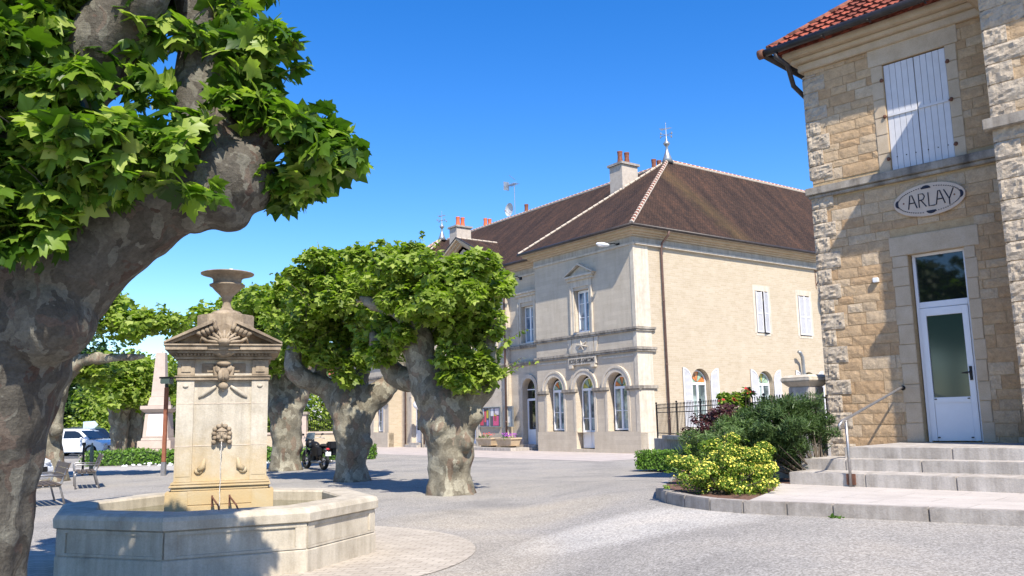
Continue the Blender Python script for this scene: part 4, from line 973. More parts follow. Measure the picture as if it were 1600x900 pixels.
# front slope: u from left eave corner along -y ; v up-slope
tiled('roof',lambda u,v,h:(-OV+v*cs_-h*sn_, YE-u, EZs+v*sn_+h*cs_),8,5.2,lambda v:v*cs_,lambda v:8.0,stn)
tiled('roof',lambda u,v,h:(-OV+u, YE-v*cs_+h*sn_, EZs+v*sn_+h*cs_),9,5.2,lambda v:v*cs_,lambda v:9.0-v*cs_,stn,du=.05)
p,q=Vector((-OV,YE,EZs+.05)),Vector((-OV+4.1,YE-4.1,EZs+.05+3.2)); t=MB(); n=13
for k in range(n): a=p+(q-p)*(k/n); b=p+(q-p)*((k+1.05)/n); t.tube([a,b],[.075,.065],8)
t.build('hip_tiles',M['terra_dark'],stn,smooth=True)
t=MB(); t.tube([(-OV-.07,YE+.06,8.93),(-OV-.07,-5,8.93)],.075,12); t.tube([(-OV-.07,YE+.08,8.93),(6,YE+.08,8.93)],.075,12); t.tube([(-OV-.07,YE-.2,8.9),(-OV-.07,YE-.2,8.78),(-.4,YE-.35,8.6),(-.1,W1+.2,8.25),(.35,W1+.1,8.0),(.9,W1+.1,7.8),(.9,W1+.1,1)],.05,10); 
for y in (1.0,.1,-.9): t.box(-OV-.155,-OV+.02,y,y+.03,8.85,8.86)
t.build('gutter',M['gutter'],stn,smooth=True)
t=MB(); t.tube([(-OV-.07,YE+.05,8.93),(-OV-.07,YE+.17,8.93)],.10,12); t.build('gutter_cap',M['rust'],stn,smooth=True)
# --- projecting wing
WX=-1.22; WY=-1.97; WZ=8.5
b_=MB(); b_.box(WX,.2,-9,WY,0,8.5); b_.build('mortar_bed',M['mort2'],stn)
b_=MB(); rubble(b_,lambda a,d,z:(WX+d,a,z),-6,WY-.02,.4,8.5,[(-6,3,4.55,4.75)],9); b_.build('wall',M['block'],stn,recalc=False)
quoins(WY,1,WX,.4,8.5,21,short=.34,long=.62,h=(.28,.35),skip=[])
# --- wing ledge, eave and roof
def wing_ledge(z0,z1,pr):
    t=MB(); t.box(WX-pr,WX+.1,-6,WY+pr,z0,z1); t.box(WX+.1,0.0,WY-.1,WY+pr,z0,z1); t.build('string_course',M['ledge'],stn,bevel=.012)
wing_ledge(6.02,6.2,.15)
t=MB(); t.box(WX-.35,.0,-9,WY+.34,8.52,8.66); t.box(WX-.2,.0,-9,WY+.2,8.36,8.517); t.build('cornice',M['dressed'],stn)
t=MB()
Zt=8.66; pk=(WX-.5,-5.5,Zt+2.9)
t.face([(WX-.4,WY+.38,Zt),(3,WY+.38,Zt),(3,-5.5,Zt+2.9),(WX-.4,-5.5,Zt+2.9)],0,[(0,0),(4.8,0),(4.8,4.6),(0,4.6)]); t.face([(WX-.55,-9,Zt),(3,-9,Zt),(3,-5.5,Zt+2.9),(WX-.4,-5.5,Zt+2.9)],0,[(0,0),(4.8,0),(4.8,4.6),(0,4.6)]); t.build('roof',M['station_tile'],stn,recalc=False)
# small fittings
t=MB(SF); t.cbox((.62,-.04,4.05),(.10,.08,.09)); t.build('alarm_box',M['pvc'],stn,bevel=.01)
# --- ARLAY sign
sg=empty('name_sign',tuple(SWp(-.03,-.46,5.385)),SR,label='oval cream enamel name sign reading ARLAY above the glazed door',cat='sign')
t=MB(); rx,rz,n=.62,.30,48
def ell(rx,rz,x,n=48): return [(x,rx*math.cos(2*math.pi*k/n),rz*math.sin(2*math.pi*k/n)) for k in range(n)]
t.prism(ell(rx,rz,0),(-.035,0,0)); pl2=t.build('plate',plain('cream enamel',(.58,.46,.35),.45,var=.06),sg,bevel=.006)
mk=plain('blue black paint',(.02,.018,.03),.5)
t=MB()
for k in range(76):
    a=2*math.pi*(k+.5)/76
    if min(abs(math.cos(a)),abs(math.sin(a)))<.2: continue
    y,z=math.cos(a)*.545,math.sin(a)*.235; t.cbox((-.038,y,z),(.006,.022,.013))
for c,dy,dz in ((1,0,0),(-1,0,0),(0,1,0),(0,-1,0)): pass
for s_ in (-1,1):
    t.prism([(-.036,s_*(.535+.055*math.cos(a)),.07*math.sin(a)) for a in [math.pi*k/10-math.pi/2 for k in range(11)]],(-.004,0,0))
    t.prism([(-.036,.085*math.cos(a)+.03*s_,s_*(.205+.06*math.sin(a))) for a in [math.pi*k/10 for k in range(11)]],(-.004,0,0))
t.build('border',mk,pl2,recalc=True)
t=MB()
for s_ in (-1,1): t.sphere((-.037,s_*.44,0),(.008,.016,.016),8)
t.build('screws',M['rust'],pl2)
# hand drawn letters
t=MB(); LX=-.038
def stroke(pts): t.tube([(LX,p[0],p[1]) for p in pts],.0105,6)
def L_(x0,strokes,w_=.12,h=.25):
    for s_ in strokes: stroke([(-(x0+q[0]*w_),-.125+q[1]*h) for q in s_])
L_(-.36,[[(0,0),(.28,1),(.5,1),(1,0)],[(.12,.42),(.75,.42)]],.15)
L_(-.17,[[(0,0),(0,1),(.6,.98),(.8,.78),(.6,.55),(0,.52)],[(.3,.52),(.95,0)]],.13)
L_(.0,[[(0,1),(0,0),(.9,0)]],.12)
L_(.125,[[(0,0),(.3,1),(.5,1),(1,0)],[(.12,.38),(.8,.38)]],.15)
L_(.27,[[(0,1),(.5,.28)],[(1,1),(.5,.28),(.5,-.15)]],.16)
t.build('lettering',mk,pl2)
# --- steps and apron
def SWl(s_,w_,z): return SWp(-w_,-s_,z)
def gl(px,py,z):
    d=_f+RT*((px-800)/F)-UP*((py-450)/F); k=(z-EYE)/d.z; return Vector((0,0,EYE))+d*k
stp=empty('entrance_steps',(SX,SY,0),SR,label='three pale stone steps and landing below the white glazed door',cat='steps')
def step(w0,w1,s0,s1,z0,z1,name='step',joints=()):
    t=MB(lambda s_,w_,z:(-w_,-s_,z)); js=[s0]+[j for j in joints if s0<j<s1]+[s1]
    for a,b in zip(js,js[1:]): t.box(a+.002,b-.002,w0,w1,z0,z1)
    return t.build(name,M['step'],stp,bevel=.012)
ZP=.535
step(.0,2.30,-.45,6,.60,1.055,'landing',(1.2,2.6,4)); step(2.0,2.72,-1.0,6,.4,.885,'step',(-.25,.9,2.4,3.7)); step(2.3,3.42,-.85,6,.35,.715,'step',(.35,1.6,3.0,4.4))
step(.0,2.0,-1.95,-.45,.3,.80,'step')
# apron + kerb
kp=[(2.9,16.2),(2.35,14.6),(2.14,13.5),(2.16,12.7),(2.3,12.05),(2.52,11.5),(2.85,11.1),(3.3,10.78),(3.75,10.47),(4.6,9.86),(5.4,9.28),(7,8.1),(9,6.6)]
ctr=Vector((6,14.5,0))
ins=[]; 
for k,(x,y) in enumerate(kp):
    a=Vector(kp[max(k-1,0)]);b=Vector(kp[min(k+1,len(kp)-1)]); d=(b-a).normalized(); nrm=Vector((-d.y,d.x)); 
    if nrm.dot(Vector((ctr.x-x,ctr.y-y)))<0: nrm=-nrm
    ins.append((x+nrm.x*.16,y+nrm.y*.16))
t=MB()
for k in range(len(kp)-1):
    a,b,c,d=kp[k],kp[k+1],ins[k+1],ins[k]
    L=(Vector(b)-Vector(a)).length; n=max(1,round(L/.95)) if k>6 else 1
    for j in range(n):
        f0,f1=j/n+.004,(j+1)/n-.004; q=lambda p,r_,f_:(p[0]+(r_[0]-p[0])*f_,p[1]+(r_[1]-p[1])*f_)
        P4=[q(a,b,f0),q(a,b,f1),q(d,c,f1),q(d,c,f0)]; zt=ZP-.02 if k<2 else ZP
        t.prism([(*p_,.15) for p_ in P4],(0,0,zt-.15))
t.build('kerb',M['concrete'],kind='structure',bevel=.012)
# apron paving (right part) and planting bed (left part)
e1=SWl(-.9,3.3,0); e2=SWl(7,3.3,0); 
ap=[ins[k] for k in range(7,13)]+[(e2.x,e2.y),(e1.x,e1.y),(3.35,12.2)]
ap=[ins[k] for k in range(6,13)]+[(e2.x,e2.y),(e1.x-.15,e1.y+.1),(3.65,12.5)]
t=MB(); t.prism([(*p,.1) for p in ap],(0,0,ZP-.006-.1)); t.build('apron',M['apron'],kind='structure')
bed=[ins[k] for k in range(0,7)]+[(3.65,12.5),(4.2,13.6),(5.5,16.6),(6.2,17.2),(5.8,21),(4.4,21),(3.4,18)]
t=MB(); t.face([(x,y,ZP-.03+.0) for x,y in bed]); t.build('planting_bed',M['soil'],kind='structure',recalc=False)
# handrail
hr=empty('handrail',tuple(SWl(.15,3.43,ZP)),SR,label='grey metal handrail rising from the bottom step to the stone wall',cat='handrail')
O=SWl(.15,3.43,ZP); 
def HL(s_,w_,z): return ((3.43-w_),-(s_-.15),z-ZP)
t=MB(); t.tube([HL(.15,3.46,ZP),HL(.15,3.46,1.50)],.022,8); t.build('post',M['steel'],hr,smooth=True)
t=MB(); t.tube([HL(.13,3.62,1.36),HL(.13,3.66,1.42),HL(.14,3.55,1.49),HL(.15,3.42,1.52),HL(-.31,.08,2.04),HL(-.31,.0,2.04)],.021,8); t.build('rail',M['steel'],hr,smooth=True)
t=MB(); t.cbox(HL(.15,3.44,ZP+.10),(.04,.13,.16)); t.build('base_plate',M['rust'],hr,bevel=.005); t=MB(); t.tube([HL(-.31,.03,2.03),HL(-.31,.0,2.03)],.045,10); t.build('wall_flange',M['iron'],hr)
# ================================================================== FOUNTAIN
fn=empty('fountain',(FC.x,FC.y,.093),FR,label='octagonal stone fountain with pedimented pillar, carved mask spout and urn on top',cat='fountain')
fn.scale=(.942,.942,.942)
def octr(r,z,off=30): return [(r*math.cos(R_(off+45*k)),r*math.sin(R_(off+45*k)),z) for k in range(8)]
def ringwall(mb,prof,m=0):
    L=[octr(r,z) for r,z in prof]
    for a,b in zip(L,L[1:]):
        for k in range(8): mb.face([a[k],a[(k+1)%8],b[(k+1)%8],b[k]],m)
t=MB(); ringwall(t,[(2.06,-.12),(2.06,.15),(2.03,.17),(2.03,.47)]); ringwall(t,[(1.66,.47),(1.66,.05),(0.0,.05)]); t.build('basin_wall',M['basin'],fn)
for k in range(8):     # framed panels, one per side
    a=Vector(octr(2.03,0)[k]); b=Vector(octr(2.03,0)[(k+1)%8]); d=(b-a).normalized(); n=Vector((d.y,-d.x,0)); L=(b-a).length
    t=MB(lambda s_,o_,z,a=a,d=d,n=n: tuple(a+d*s_+n*o_+Vector((0,0,z))))
    for s0,s1,z0,z1 in ((.0,L,.425,.465),(.0,L,.17,.2),(0,.14,.2,.425),(L-.14,L,.2,.425)): t.box(s0+.004,s1-.004,.001,.022,z0,z1)
    t.build('panel_frame',M['basin'],fn,bevel=.004)
t=MB(); ringwall(t,[(1.66,.47),(2.06,.47),(2.09,.485),(2.10,.58),(2.075,.625),(2.02,.645),(1.62,.645),(1.60,.62),(1.60,.49),(1.66,.47)]); t.build('rim',M['basin'],fn)
mw,ntw,pw=newmat('green fountain water',(.09,.085,.03),.06,0,.6); nz=tex(ntw,'Noise',coords(ntw),Scale=5,Detail=4); ntw.links.new(bump(ntw,nz.outputs[0],.25,.03),pw.inputs['Normal'])
t=MB(); t.face(octr(1.655,.50)); t.build('water_surface',mw,fn)
PM=lambda x,y,z:(x*.915,y,z if z<2.66 else 2.66+(z-2.66)*.88)
# pillar
pil=[(.70,.56,.05,.62),(.675,.54,.62,.80),(.655,.52,.80,.84)]
t=MB(PM)
for hx,hy,z0,z1 in pil: t.box(-hx,hx,-hy,hy,z0,z1)
for hx,hy,z0,z1 in ((.68,.545,.842,.875),(.66,.525,.877,.91)): t.box(-hx,hx,-hy,hy,z0,z1)
for s_ in (-1,1): t.box(min(s_*.42,s_*.72),max(s_*.42,s_*.72),-.58,-.3,.05,.80)
t.build('plinth',M['fountain'],fn,bevel=.01)
t=MB(PM); t.box(-.56,.56,-.44,.44,.912,2.50)
for s_ in (-1,1):
    t.box(min(s_*.39,s_*.62),max(s_*.39,s_*.62),-.50,.50,.913,2.20)
    t.box(min(s_*.41,s_*.60),max(s_*.41,s_*.60),-.505,-.503,.98,1.35)
t.build('shaft',M['fountain'],fn,bevel=.008)
t=MB(PM); t.box(-.64,.64,-.52,.52,2.203,2.245); t.box(-.655,.655,-.535,.535,2.247,2.268); 
for s_ in (-1,1):
    t.box(min(s_*.39,s_*.62),max(s_*.39,s_*.62),-.505,.505,2.27,2.475); t.box(min(s_*.44,s_*.57),max(s_*.44,s_*.57),-.52,-.5,2.31,2.43)
t.box(-.3,-.12,-.455,-.43,2.31,2.43); t.box(.12,.3,-.455,-.43,2.31,2.43); t.build('frieze',M['fountain_top'],fn,bevel=.006)
t=MB(PM); t.box(-.66,.66,-.55,.55,2.48,2.515)
for k in range(27): x=-.63+k*1.26/26; t.box(x-.014,x+.014,-.60,-.552,2.517,2.548)
t.box(-.64,.64,-.555,.55,2.517,2.548); t.box(-.74,.74,-.64,.62,2.55,2.585); t.box(-.78,-.22,-.70,.66,2.587,2.64); t.box(.22,.78,-.70,.66,2.587,2.64); t.box(-.217,.217,-.68,.66,2.587,2.64); t.box(-.80,.80,-.72,.68,2.642,2.665); t.build('cornice',M['fountain_top'],fn,bevel=.004)
t=MB(PM)
for s_ in (-1,1):
    t.prism([(s_*.80,-.72,2.667),(s_*.16,-.72,2.97),(s_*.16,-.72,3.03),(s_*.80,-.72,2.70)],(0,.30,0))
    t.prism([(s_*.70,-.66,2.67),(s_*.16,-.66,2.925),(s_*.16,-.66,2.965),(s_*.78,-.66,2.675)],(0,.2,0))
t.prism([(-.74,-.50,2.667),(.74,-.50,2.667),(.0,-.50,3.0)],(0,1.1,0)); t.build('pediment',M['fountain_top'],fn,bevel=.004)
t=MB(PM); 
oc=[(-.40,-.2),(-.24,-.38),(.24,-.38),(.40,-.2),(.40,.3),(-.40,.3)]
t.prism([(x,y,2.72) for x,y in oc],(0,0,.44)); t.build('urn_block',M['fountain_top'],fn,bevel=.012)
# carved shell + foliage in pediment
t=MB(PM)
t.sphere((0,-.60,2.67),(.22,.07,.17),16);
for k in range(9):
    a=math.pi*(k+.5)/9; t.tube([(0,-.66,2.68),(.12*math.cos(a),-.70,2.68+.10*math.sin(a)),(.235*math.cos(a),-.64,2.68+.19*math.sin(a))],[.012,.022,.02],6)
t.sphere((0,-.72,2.70),(.09,.06,.05),10)
for s_ in (-1,1):
    for k in range(5): a=.5+k*.22; t.tube([(s_*(.10+.05*k),-.62,2.86-.02*k),(s_*(.13+.055*k),-.68,2.93-.025*k),(s_*(.12+.06*k),-.60,3.02-.035*k)],[.03,.035,.012],7)
    t.tube([(s_*.22,-.6,2.70),(s_*.30,-.64,2.76),(s_*.33,-.58,2.68)],[.03,.03,.015],6)
t.build('carved_shell',M['fountain_top'],fn,smooth=True)
t=MB(PM); t.lathe([(.24,0),(.24,.04),(.2,.075),(.10,.11),(.07,.15),(.06,.20),(.055,.25),(.075,.27),(.07,.30),(.12,.36),(.18,.42),(.22,.47),(.255,.49),(.26,.51),(.22,.525),(.205,.545),(.21,.60),(.25,.635),(.33,.66),(.385,.675),(.39,.69),(.34,.70),(.25,.69)],(0,0,3.16),40)
t.build('urn',M['fountain_top'],fn,smooth=True)
t=MB(PM); t.sphere((0,0,3.87),(.11,.11,.05),12); t.sphere((.05,-.03,3.9),(.05,.05,.03),8); t.build('urn_cap',M['lamp_head'],fn,smooth=True)
# cartouche
t=MB(PM)
t.sphere((0,-.50,2.30),(.075,.06,.11),14); t.sphere((0,-.54,2.42),(.10,.05,.035),12)
for s_ in (-1,1):
    t.sphere((s_*.075,-.50,2.35),(.055,.05,.06),10); t.sphere((s_*.04,-.54,2.27),(.04,.04,.07),10); t.tube([(s_*.12,-.49,2.38),(s_*.11,-.5,2.28),(s_*.05,-.5,2.19)],[.03,.03,.02],7)
t.sphere((0,-.50,2.13),(.07,.05,.05),12); t.tube([(0,-.5,2.10),(0,-.5,2.05)],[.03,.008],6)
t.build('carved_cartouche',M['fountain_top'],fn,smooth=True)
for s_ in (-1,1): t=MB(PM); t.tube([(s_*.10,-.45,2.13),(s_*.18,-.46,2.08),(s_*.27,-.45,2.02),(s_*.33,-.45,1.98)],[.02,.03,.03,.012],6); t.sphere((s_*.505,-.505,2.13),(.04,.02,.022),8); t.build('carved_festoon',M['fountain'],fn,smooth=True)
# lower spandrel reliefs
for s_ in (-1,1): t=MB(PM); t.tube([(s_*.30,-.445,1.05),(s_*.24,-.46,1.10),(s_*.22,-.46,1.2)],[.04,.04,.015],7); t.sphere((s_*.30,-.45,1.04),(.06,.025,.04),8); t.build('carved_relief',M['fountain'],fn,smooth=True)
# lion / woman mask spout: face with brow, eyes, nose, cheeks, locks of hair
t=MB(PM); z0=1.50
t.sphere((0,-.47,z0),(.085,.09,.105),16); t.sphere((0,-.55,z0+.0),(.018,.03,.035),8); t.sphere((0,-.53,z0+.05),(.075,.03,.02),10); t.sphere((0,-.53,z0-.075),(.035,.03,.02),8)
for s_ in (-1,1):
    t.sphere((s_*.035,-.545,z0+.022),(.018,.012,.010),8); t.sphere((s_*.045,-.53,z0-.03),(.03,.03,.03),8)
    for k in range(4): t.sphere((s_*(.095+.012*(k%2)),-.48,z0+.07-.055*k),(.035,.04,.032),8)
    t.sphere((s_*.04,-.5,z0+.11),(.04,.04,.03),8)
t.tube([(0,-.50,z0+.12),(0,-.50,z0+.16)],[.02,.005],6)
t.build('mask_spout',M['fountain_top'],fn,smooth=True)
ws=bpy.data.materials.new('falling water'); ws.use_nodes=True; p_=ws.node_tree.nodes['Principled BSDF']; p_.inputs['Base Color'].default_value=(.75,.72,.68,1); p_.inputs['Roughness'].default_value=.12; p_.inputs['Transmission Weight'].default_value=.55; p_.inputs['IOR'].default_value=1.33
t=MB(PM); pts=[];rs=[]
for k in range(14): f_=k/13; pts.append((.004*math.sin(k*2),-.545-.13*math.sqrt(f_)*.9,z0-.08-f_*.93)); rs.append(.006+.003*random.random())
t.tube(pts,rs,6); t.build('water_jet',ws,fn,smooth=True)
t=MB(PM)
for x in (-.10,.13): t.tube([(x,-.58,.72),(x+.10,-1.0,.64),(x+.13,-1.62,.64)],.013,6); t.box(x-.012,x+.012,-.6,-.56,.6,.74)
t.build('bucket_rails',M['rust'],fn)
# joint lines of pale mortar
t=MB(PM)
for z in (1.50-.14,1.90): 
    t.box(-.385,.385,-.4445,-.43,z,z+.012)
    for s_ in (-1,1): t.box(min(s_*.395,s_*.615),max(s_*.395,s_*.615),-.5025,-.49,z,z+.012)
t.build('mortar_joints',M['mortar'],fn)

# ================================================================== PLANE TREES
def A_(px,py,Y,r): p=at(px,py,Y); return (p.x,p.y,p.z,r)
def tree(name,label,cat,base,limbs,blobs,nl,size,mat='leaf',bk='bark',voxel=.06,amp=.06,group='pollarded plane trees on the square',sph=(),shape=PLANE7,shoots=0,**kw):
    o=empty(name,base,0,label=label,cat=cat,group=group); b=Vector(base)
    L=[[(p[0]-b.x,p[1]-b.y,p[2]-b.z,p[3]) for p in l] for l in limbs]
    gnarl('trunk',L,M[bk],o,voxel,amp,[((c[0]-b.x,c[1]-b.y,c[2]-b.z),c[3]) for c in sph])
    B=[((c[0]-b.x,c[1]-b.y,c[2]-b.z),r) for c,r in blobs]
    foliage('crown',B,nl,size,M[mat],o,shape,**kw)
    if shoots: leafy_shoots('leafy_shoots',B,shoots,.55,size,M[mat],o,shape)
    return o
def blob(px,py,Y,rx,ry,rz): p=at(px,py,Y); return ((p.x,p.y,p.z),(rx,ry,rz))
Y=19.7
def roots(px,py,Y,r,n=6): 
    b=at(px,py,Y); out=[]
    for k in range(n):
        a=2*math.pi*k/n+.4; out.append([(b.x+math.cos(a)*r*.5,b.y+math.sin(a)*r*.5,b.z+.45,r*.42),(b.x+math.cos(a)*r*.85,b.y+math.sin(a)*r*.85,b.z+.02,r*.30),(b.x+math.cos(a)*r*1.12,b.y+math.sin(a)*r*1.12,b.z-.1,r*.2)])
    return out
T=at(705,772,Y); tb=(T.x,T.y,0)
tree('plane_tree','knobbly plane tree with sunlit swollen trunk, nearest the school building','tree',tb,
 [[(T.x,T.y,-.1,.55),A_(705,740,Y,.47),A_(703,705,Y,.50),A_(704,665,Y,.58),A_(706,630,Y,.62)],
  [A_(690,640,Y,.5),A_(672,600,Y,.44),A_(656,560,Y,.34),A_(650,525,Y,.40),A_(645,498,Y,.24),A_(610,484,Y+.4,.17),A_(565,466,Y+.5,.11)],
  [A_(690,640,Y,.4),A_(655,598,Y+.6,.30),A_(622,588,Y+.9,.26),A_(596,560,Y+1,.20),A_(580,520,Y+1,.10)],
  [A_(715,640,Y,.45),A_(740,612,Y,.40),A_(757,585,Y,.30),A_(763,540,Y-.3,.16),A_(775,500,Y-.3,.07)],
  [A_(705,620,Y,.4),A_(712,575,Y+.2,.30),A_(722,520,Y+.4,.17),A_(715,460,Y+.4,.08)],
  [A_(650,520,Y,.2),A_(665,480,Y+.2,.13),A_(680,430,Y+.2,.06)]]+roots(705,772,Y,.52),
 [blob(690,455,Y-.7,1.25,1.6,.78),blob(628,432,Y-.3,.85,1.3,.6),blob(740,478,Y-.6,.75,1.2,.62),blob(700,470,Y-1.7,.9,.7,.5),blob(742,548,Y-.3,.68,.75,.55),blob(745,592,Y-.5,.62,.6,.42),blob(590,425,Y+.8,.7,.8,.5),blob(680,520,Y+.9,.7,.6,.5),blob(758,520,Y+.2,.42,.6,.55),blob(620,470,Y+1.0,.8,.7,.6),blob(600,520,Y+1.4,.6,.6,.45),blob(725,510,Y-.5,.5,.45,.4),blob(765,455,Y,.35,.5,.4),blob(768,590,Y-.4,.28,.35,.28),blob(625,535,Y-.3,.35,.35,.3),blob(668,500,Y-1.0,.45,.35,.3),blob(600,555,Y+.4,.35,.35,.3),blob(700,560,Y-.9,.3,.25,.25),blob(722,600,Y-.8,.35,.3,.25),blob(580,545,Y+1.5,.35,.4,.35)],
 23000,.135,sub=.50,outl=.3,shoots=95,voxel=.05,amp=.075,sph=[A_(727,690,Y-.38,.22),A_(715,720,Y-.42,.14),A_(690,668,Y-.45,.2),A_(738,650,Y-.2,.24),A_(668,660,Y-.1,.2)],subr=(.14,.38),fill=.12)
Y=24.8; T=at(550,752,Y); tb=(T.x,T.y,0)
tree('plane_tree','knobbly plane tree standing just right of the parked motorcycle','tree',tb,
 [[(T.x,T.y,-.1,.52),A_(550,725,Y,.42),A_(551,690,Y,.46),A_(550,655,Y,.55),A_(548,625,Y,.6)],
  [A_(540,640,Y,.45),A_(515,610,Y,.33),A_(485,596,Y-.3,.26),A_(462,578,Y-.4,.30),A_(460,545,Y-.3,.2),A_(478,500,Y,.08)],
  [A_(565,640,Y,.42),A_(592,615,Y,.34),A_(612,598,Y,.28),A_(625,560,Y,.20),A_(640,510,Y,.08)],
  [A_(545,620,Y,.4),A_(538,580,Y,.26),A_(540,530,Y,.16),A_(530,470,Y,.07)],[A_(555,610,Y,.3),A_(575,560,Y+.4,.18),A_(590,500,Y+.4,.08)],[A_(500,600,Y,.2),A_(502,550,Y,.13),A_(505,500,Y,.07)]]+roots(550,752,Y,.48),
 [blob(535,440,Y-.8,1.3,1.8,.72),blob(600,432,Y-.5,.9,1.4,.62),blob(480,465,Y-.9,.8,1.4,.72),blob(530,470,Y-2.0,1.1,.8,.5),blob(480,500,Y-1.6,.6,.6,.35),blob(525,505,Y-.5,1.3,.8,.42),blob(590,510,Y-.7,.8,.7,.5),blob(520,560,Y+1.1,.9,.6,.45),blob(600,560,Y+1.0,.5,.6,.4),blob(420,480,Y+.8,.5,.7,.4),blob(500,530,Y-.6,.7,.5,.5),blob(560,540,Y-.4,.7,.6,.4),blob(450,545,Y+.6,.5,.6,.5),blob(600,480,Y-.6,.6,.6,.5),blob(505,560,Y-1.0,.5,.35,.35),blob(560,575,Y-.9,.45,.35,.3),blob(470,540,Y-1.1,.45,.35,.35),blob(530,590,Y-.9,.3,.3,.2)],
 24000,.15,sub=.50,outl=.3,shoots=95,voxel=.06,amp=.07,sph=[A_(575,690,Y-.2,.16),A_(530,650,Y-.3,.2)],subr=(.16,.42),fill=.12)
Y=31.5; T=at(447,735,Y); tb=(T.x,T.y,0)
tree('plane_tree','knobbly plane tree just left of the motorcycle, partly behind the fountain pillar','tree',tb,
 [[(T.x,T.y,-.1,.62),A_(448,710,Y,.50),A_(448,675,Y,.52),A_(446,640,Y,.62)],[A_(440,640,Y,.45),A_(424,605,Y,.34),A_(415,570,Y,.2),A_(400,530,Y,.1)],[A_(455,640,Y,.45),A_(472,605,Y,.34),A_(486,570,Y,.2),A_(495,530,Y,.1)],[A_(447,640,Y,.4),A_(450,580,Y,.2),A_(445,520,Y,.1)]]+roots(447,735,Y,.55),
 [blob(440,492,Y-1.0,1.7,2.0,.95),blob(395,510,Y,1.2,1.3,.9),blob(500,500,Y,1.2,1.3,.8),blob(425,560,Y-1.2,1.0,1.3,.8),blob(480,560,Y+1,1.0,1.0,.7)],
 13000,.17,shoots=80,voxel=.08,amp=.08,subr=(.22,.48),fill=.25)
Y=39; T=at(335,725,Y); tb=(T.x,T.y,0)
tree('plane_tree','plane tree whose crown rises directly behind the fountain pillar','tree',tb,
 [[(T.x,T.y,-.1,.6),A_(335,700,Y,.5),A_(335,650,Y,.6)],[A_(335,650,Y,.4),A_(310,600,Y,.25),A_(300,550,Y,.12)],[A_(335,650,Y,.4),A_(365,600,Y,.25),A_(375,540,Y,.12)]],
 [blob(335,525,Y,1.6,1.6,1.2),blob(380,500,Y,1.3,1.5,1.1),blob(318,560,Y,.9,1.5,1.3),blob(375,560,Y,1.3,1.5,1.2),blob(430,610,Y+3,.9,1,1.2),blob(305,615,Y+1,.55,1,1.3)],
 9000,.22,shoots=60,voxel=.1,amp=.08,subr=(.3,.55),fill=.25)
Y=28; T=at(77,752,Y); tb=(T.x,T.y,0)
tree('plane_tree','plane tree with tall sunlit trunk behind the benches, left of the white car','tree',tb,
 [[(T.x,T.y,-.1,.66),A_(75,730,Y,.50),A_(72,690,Y,.46),A_(72,645,Y,.48),A_(82,600,Y,.5)],[A_(85,600,Y,.42),A_(110,578,Y,.3),A_(135,562,Y,.2),A_(175,560,Y,.15),A_(225,556,Y,.08)],[A_(75,610,Y,.4),A_(60,560,Y,.3),A_(70,500,Y,.15)],[A_(90,600,Y,.35),A_(120,540,Y,.2),A_(150,490,Y,.09)]]+roots(77,752,Y,.55,5),
 [blob(150,495,Y,1.2,1.3,.72),blob(200,515,Y,.95,1.1,.5),blob(262,512,Y+.5,.7,1.0,.36),blob(85,480,Y,1.2,1.3,.9),blob(150,590,Y+.8,.7,.8,.4),blob(30,500,Y,1.2,1.2,1.0)],
 8500,.17,shoots=70,voxel=.07,amp=.07,sph=[A_(60,668,Y-.4,.2),A_(88,672,Y-.4,.22)],subr=(.2,.42),fill=.15)
for px,lab,w_ in ((187,'left one of two close plane trunks between the white car and the monument',.46),(210,'right one of two close plane trunks beside the stone monument',.48)):
    Y=50 if px==187 else 51; T=at(px,712,Y); tb=(T.x,T.y,0)
    tree('plane_tree',lab,'tree',tb,[[(T.x,T.y,-.1,w_),A_(px-1,690,Y,w_*.95),A_(px,665,Y,w_*1.1),A_(px-3,645,Y,w_*1.05)],[A_(px-3,645,Y,.45),A_(px-12,625,Y,.4),A_(px-15,600,Y,.25)],[A_(px,650,Y,.45),A_(px+14,620,Y,.35),A_(px+16,590,Y,.2)]],
     [blob(px-18,590,Y,1.5,1.8,1.1),blob(px+12,592,Y,1.7,1.8,1.3),blob(px+2,625,Y-1,1.3,1.3,.8)]+([blob(px+45,600,Y+2,1.4,1.5,1.6),blob(px+52,640,Y+3,1.0,1.5,1.2)] if px==210 else [blob(px-40,585,Y,1.0,1.5,.9)]),5200,.24,voxel=.12,amp=.1,subr=(.35,.6),fill=.25)
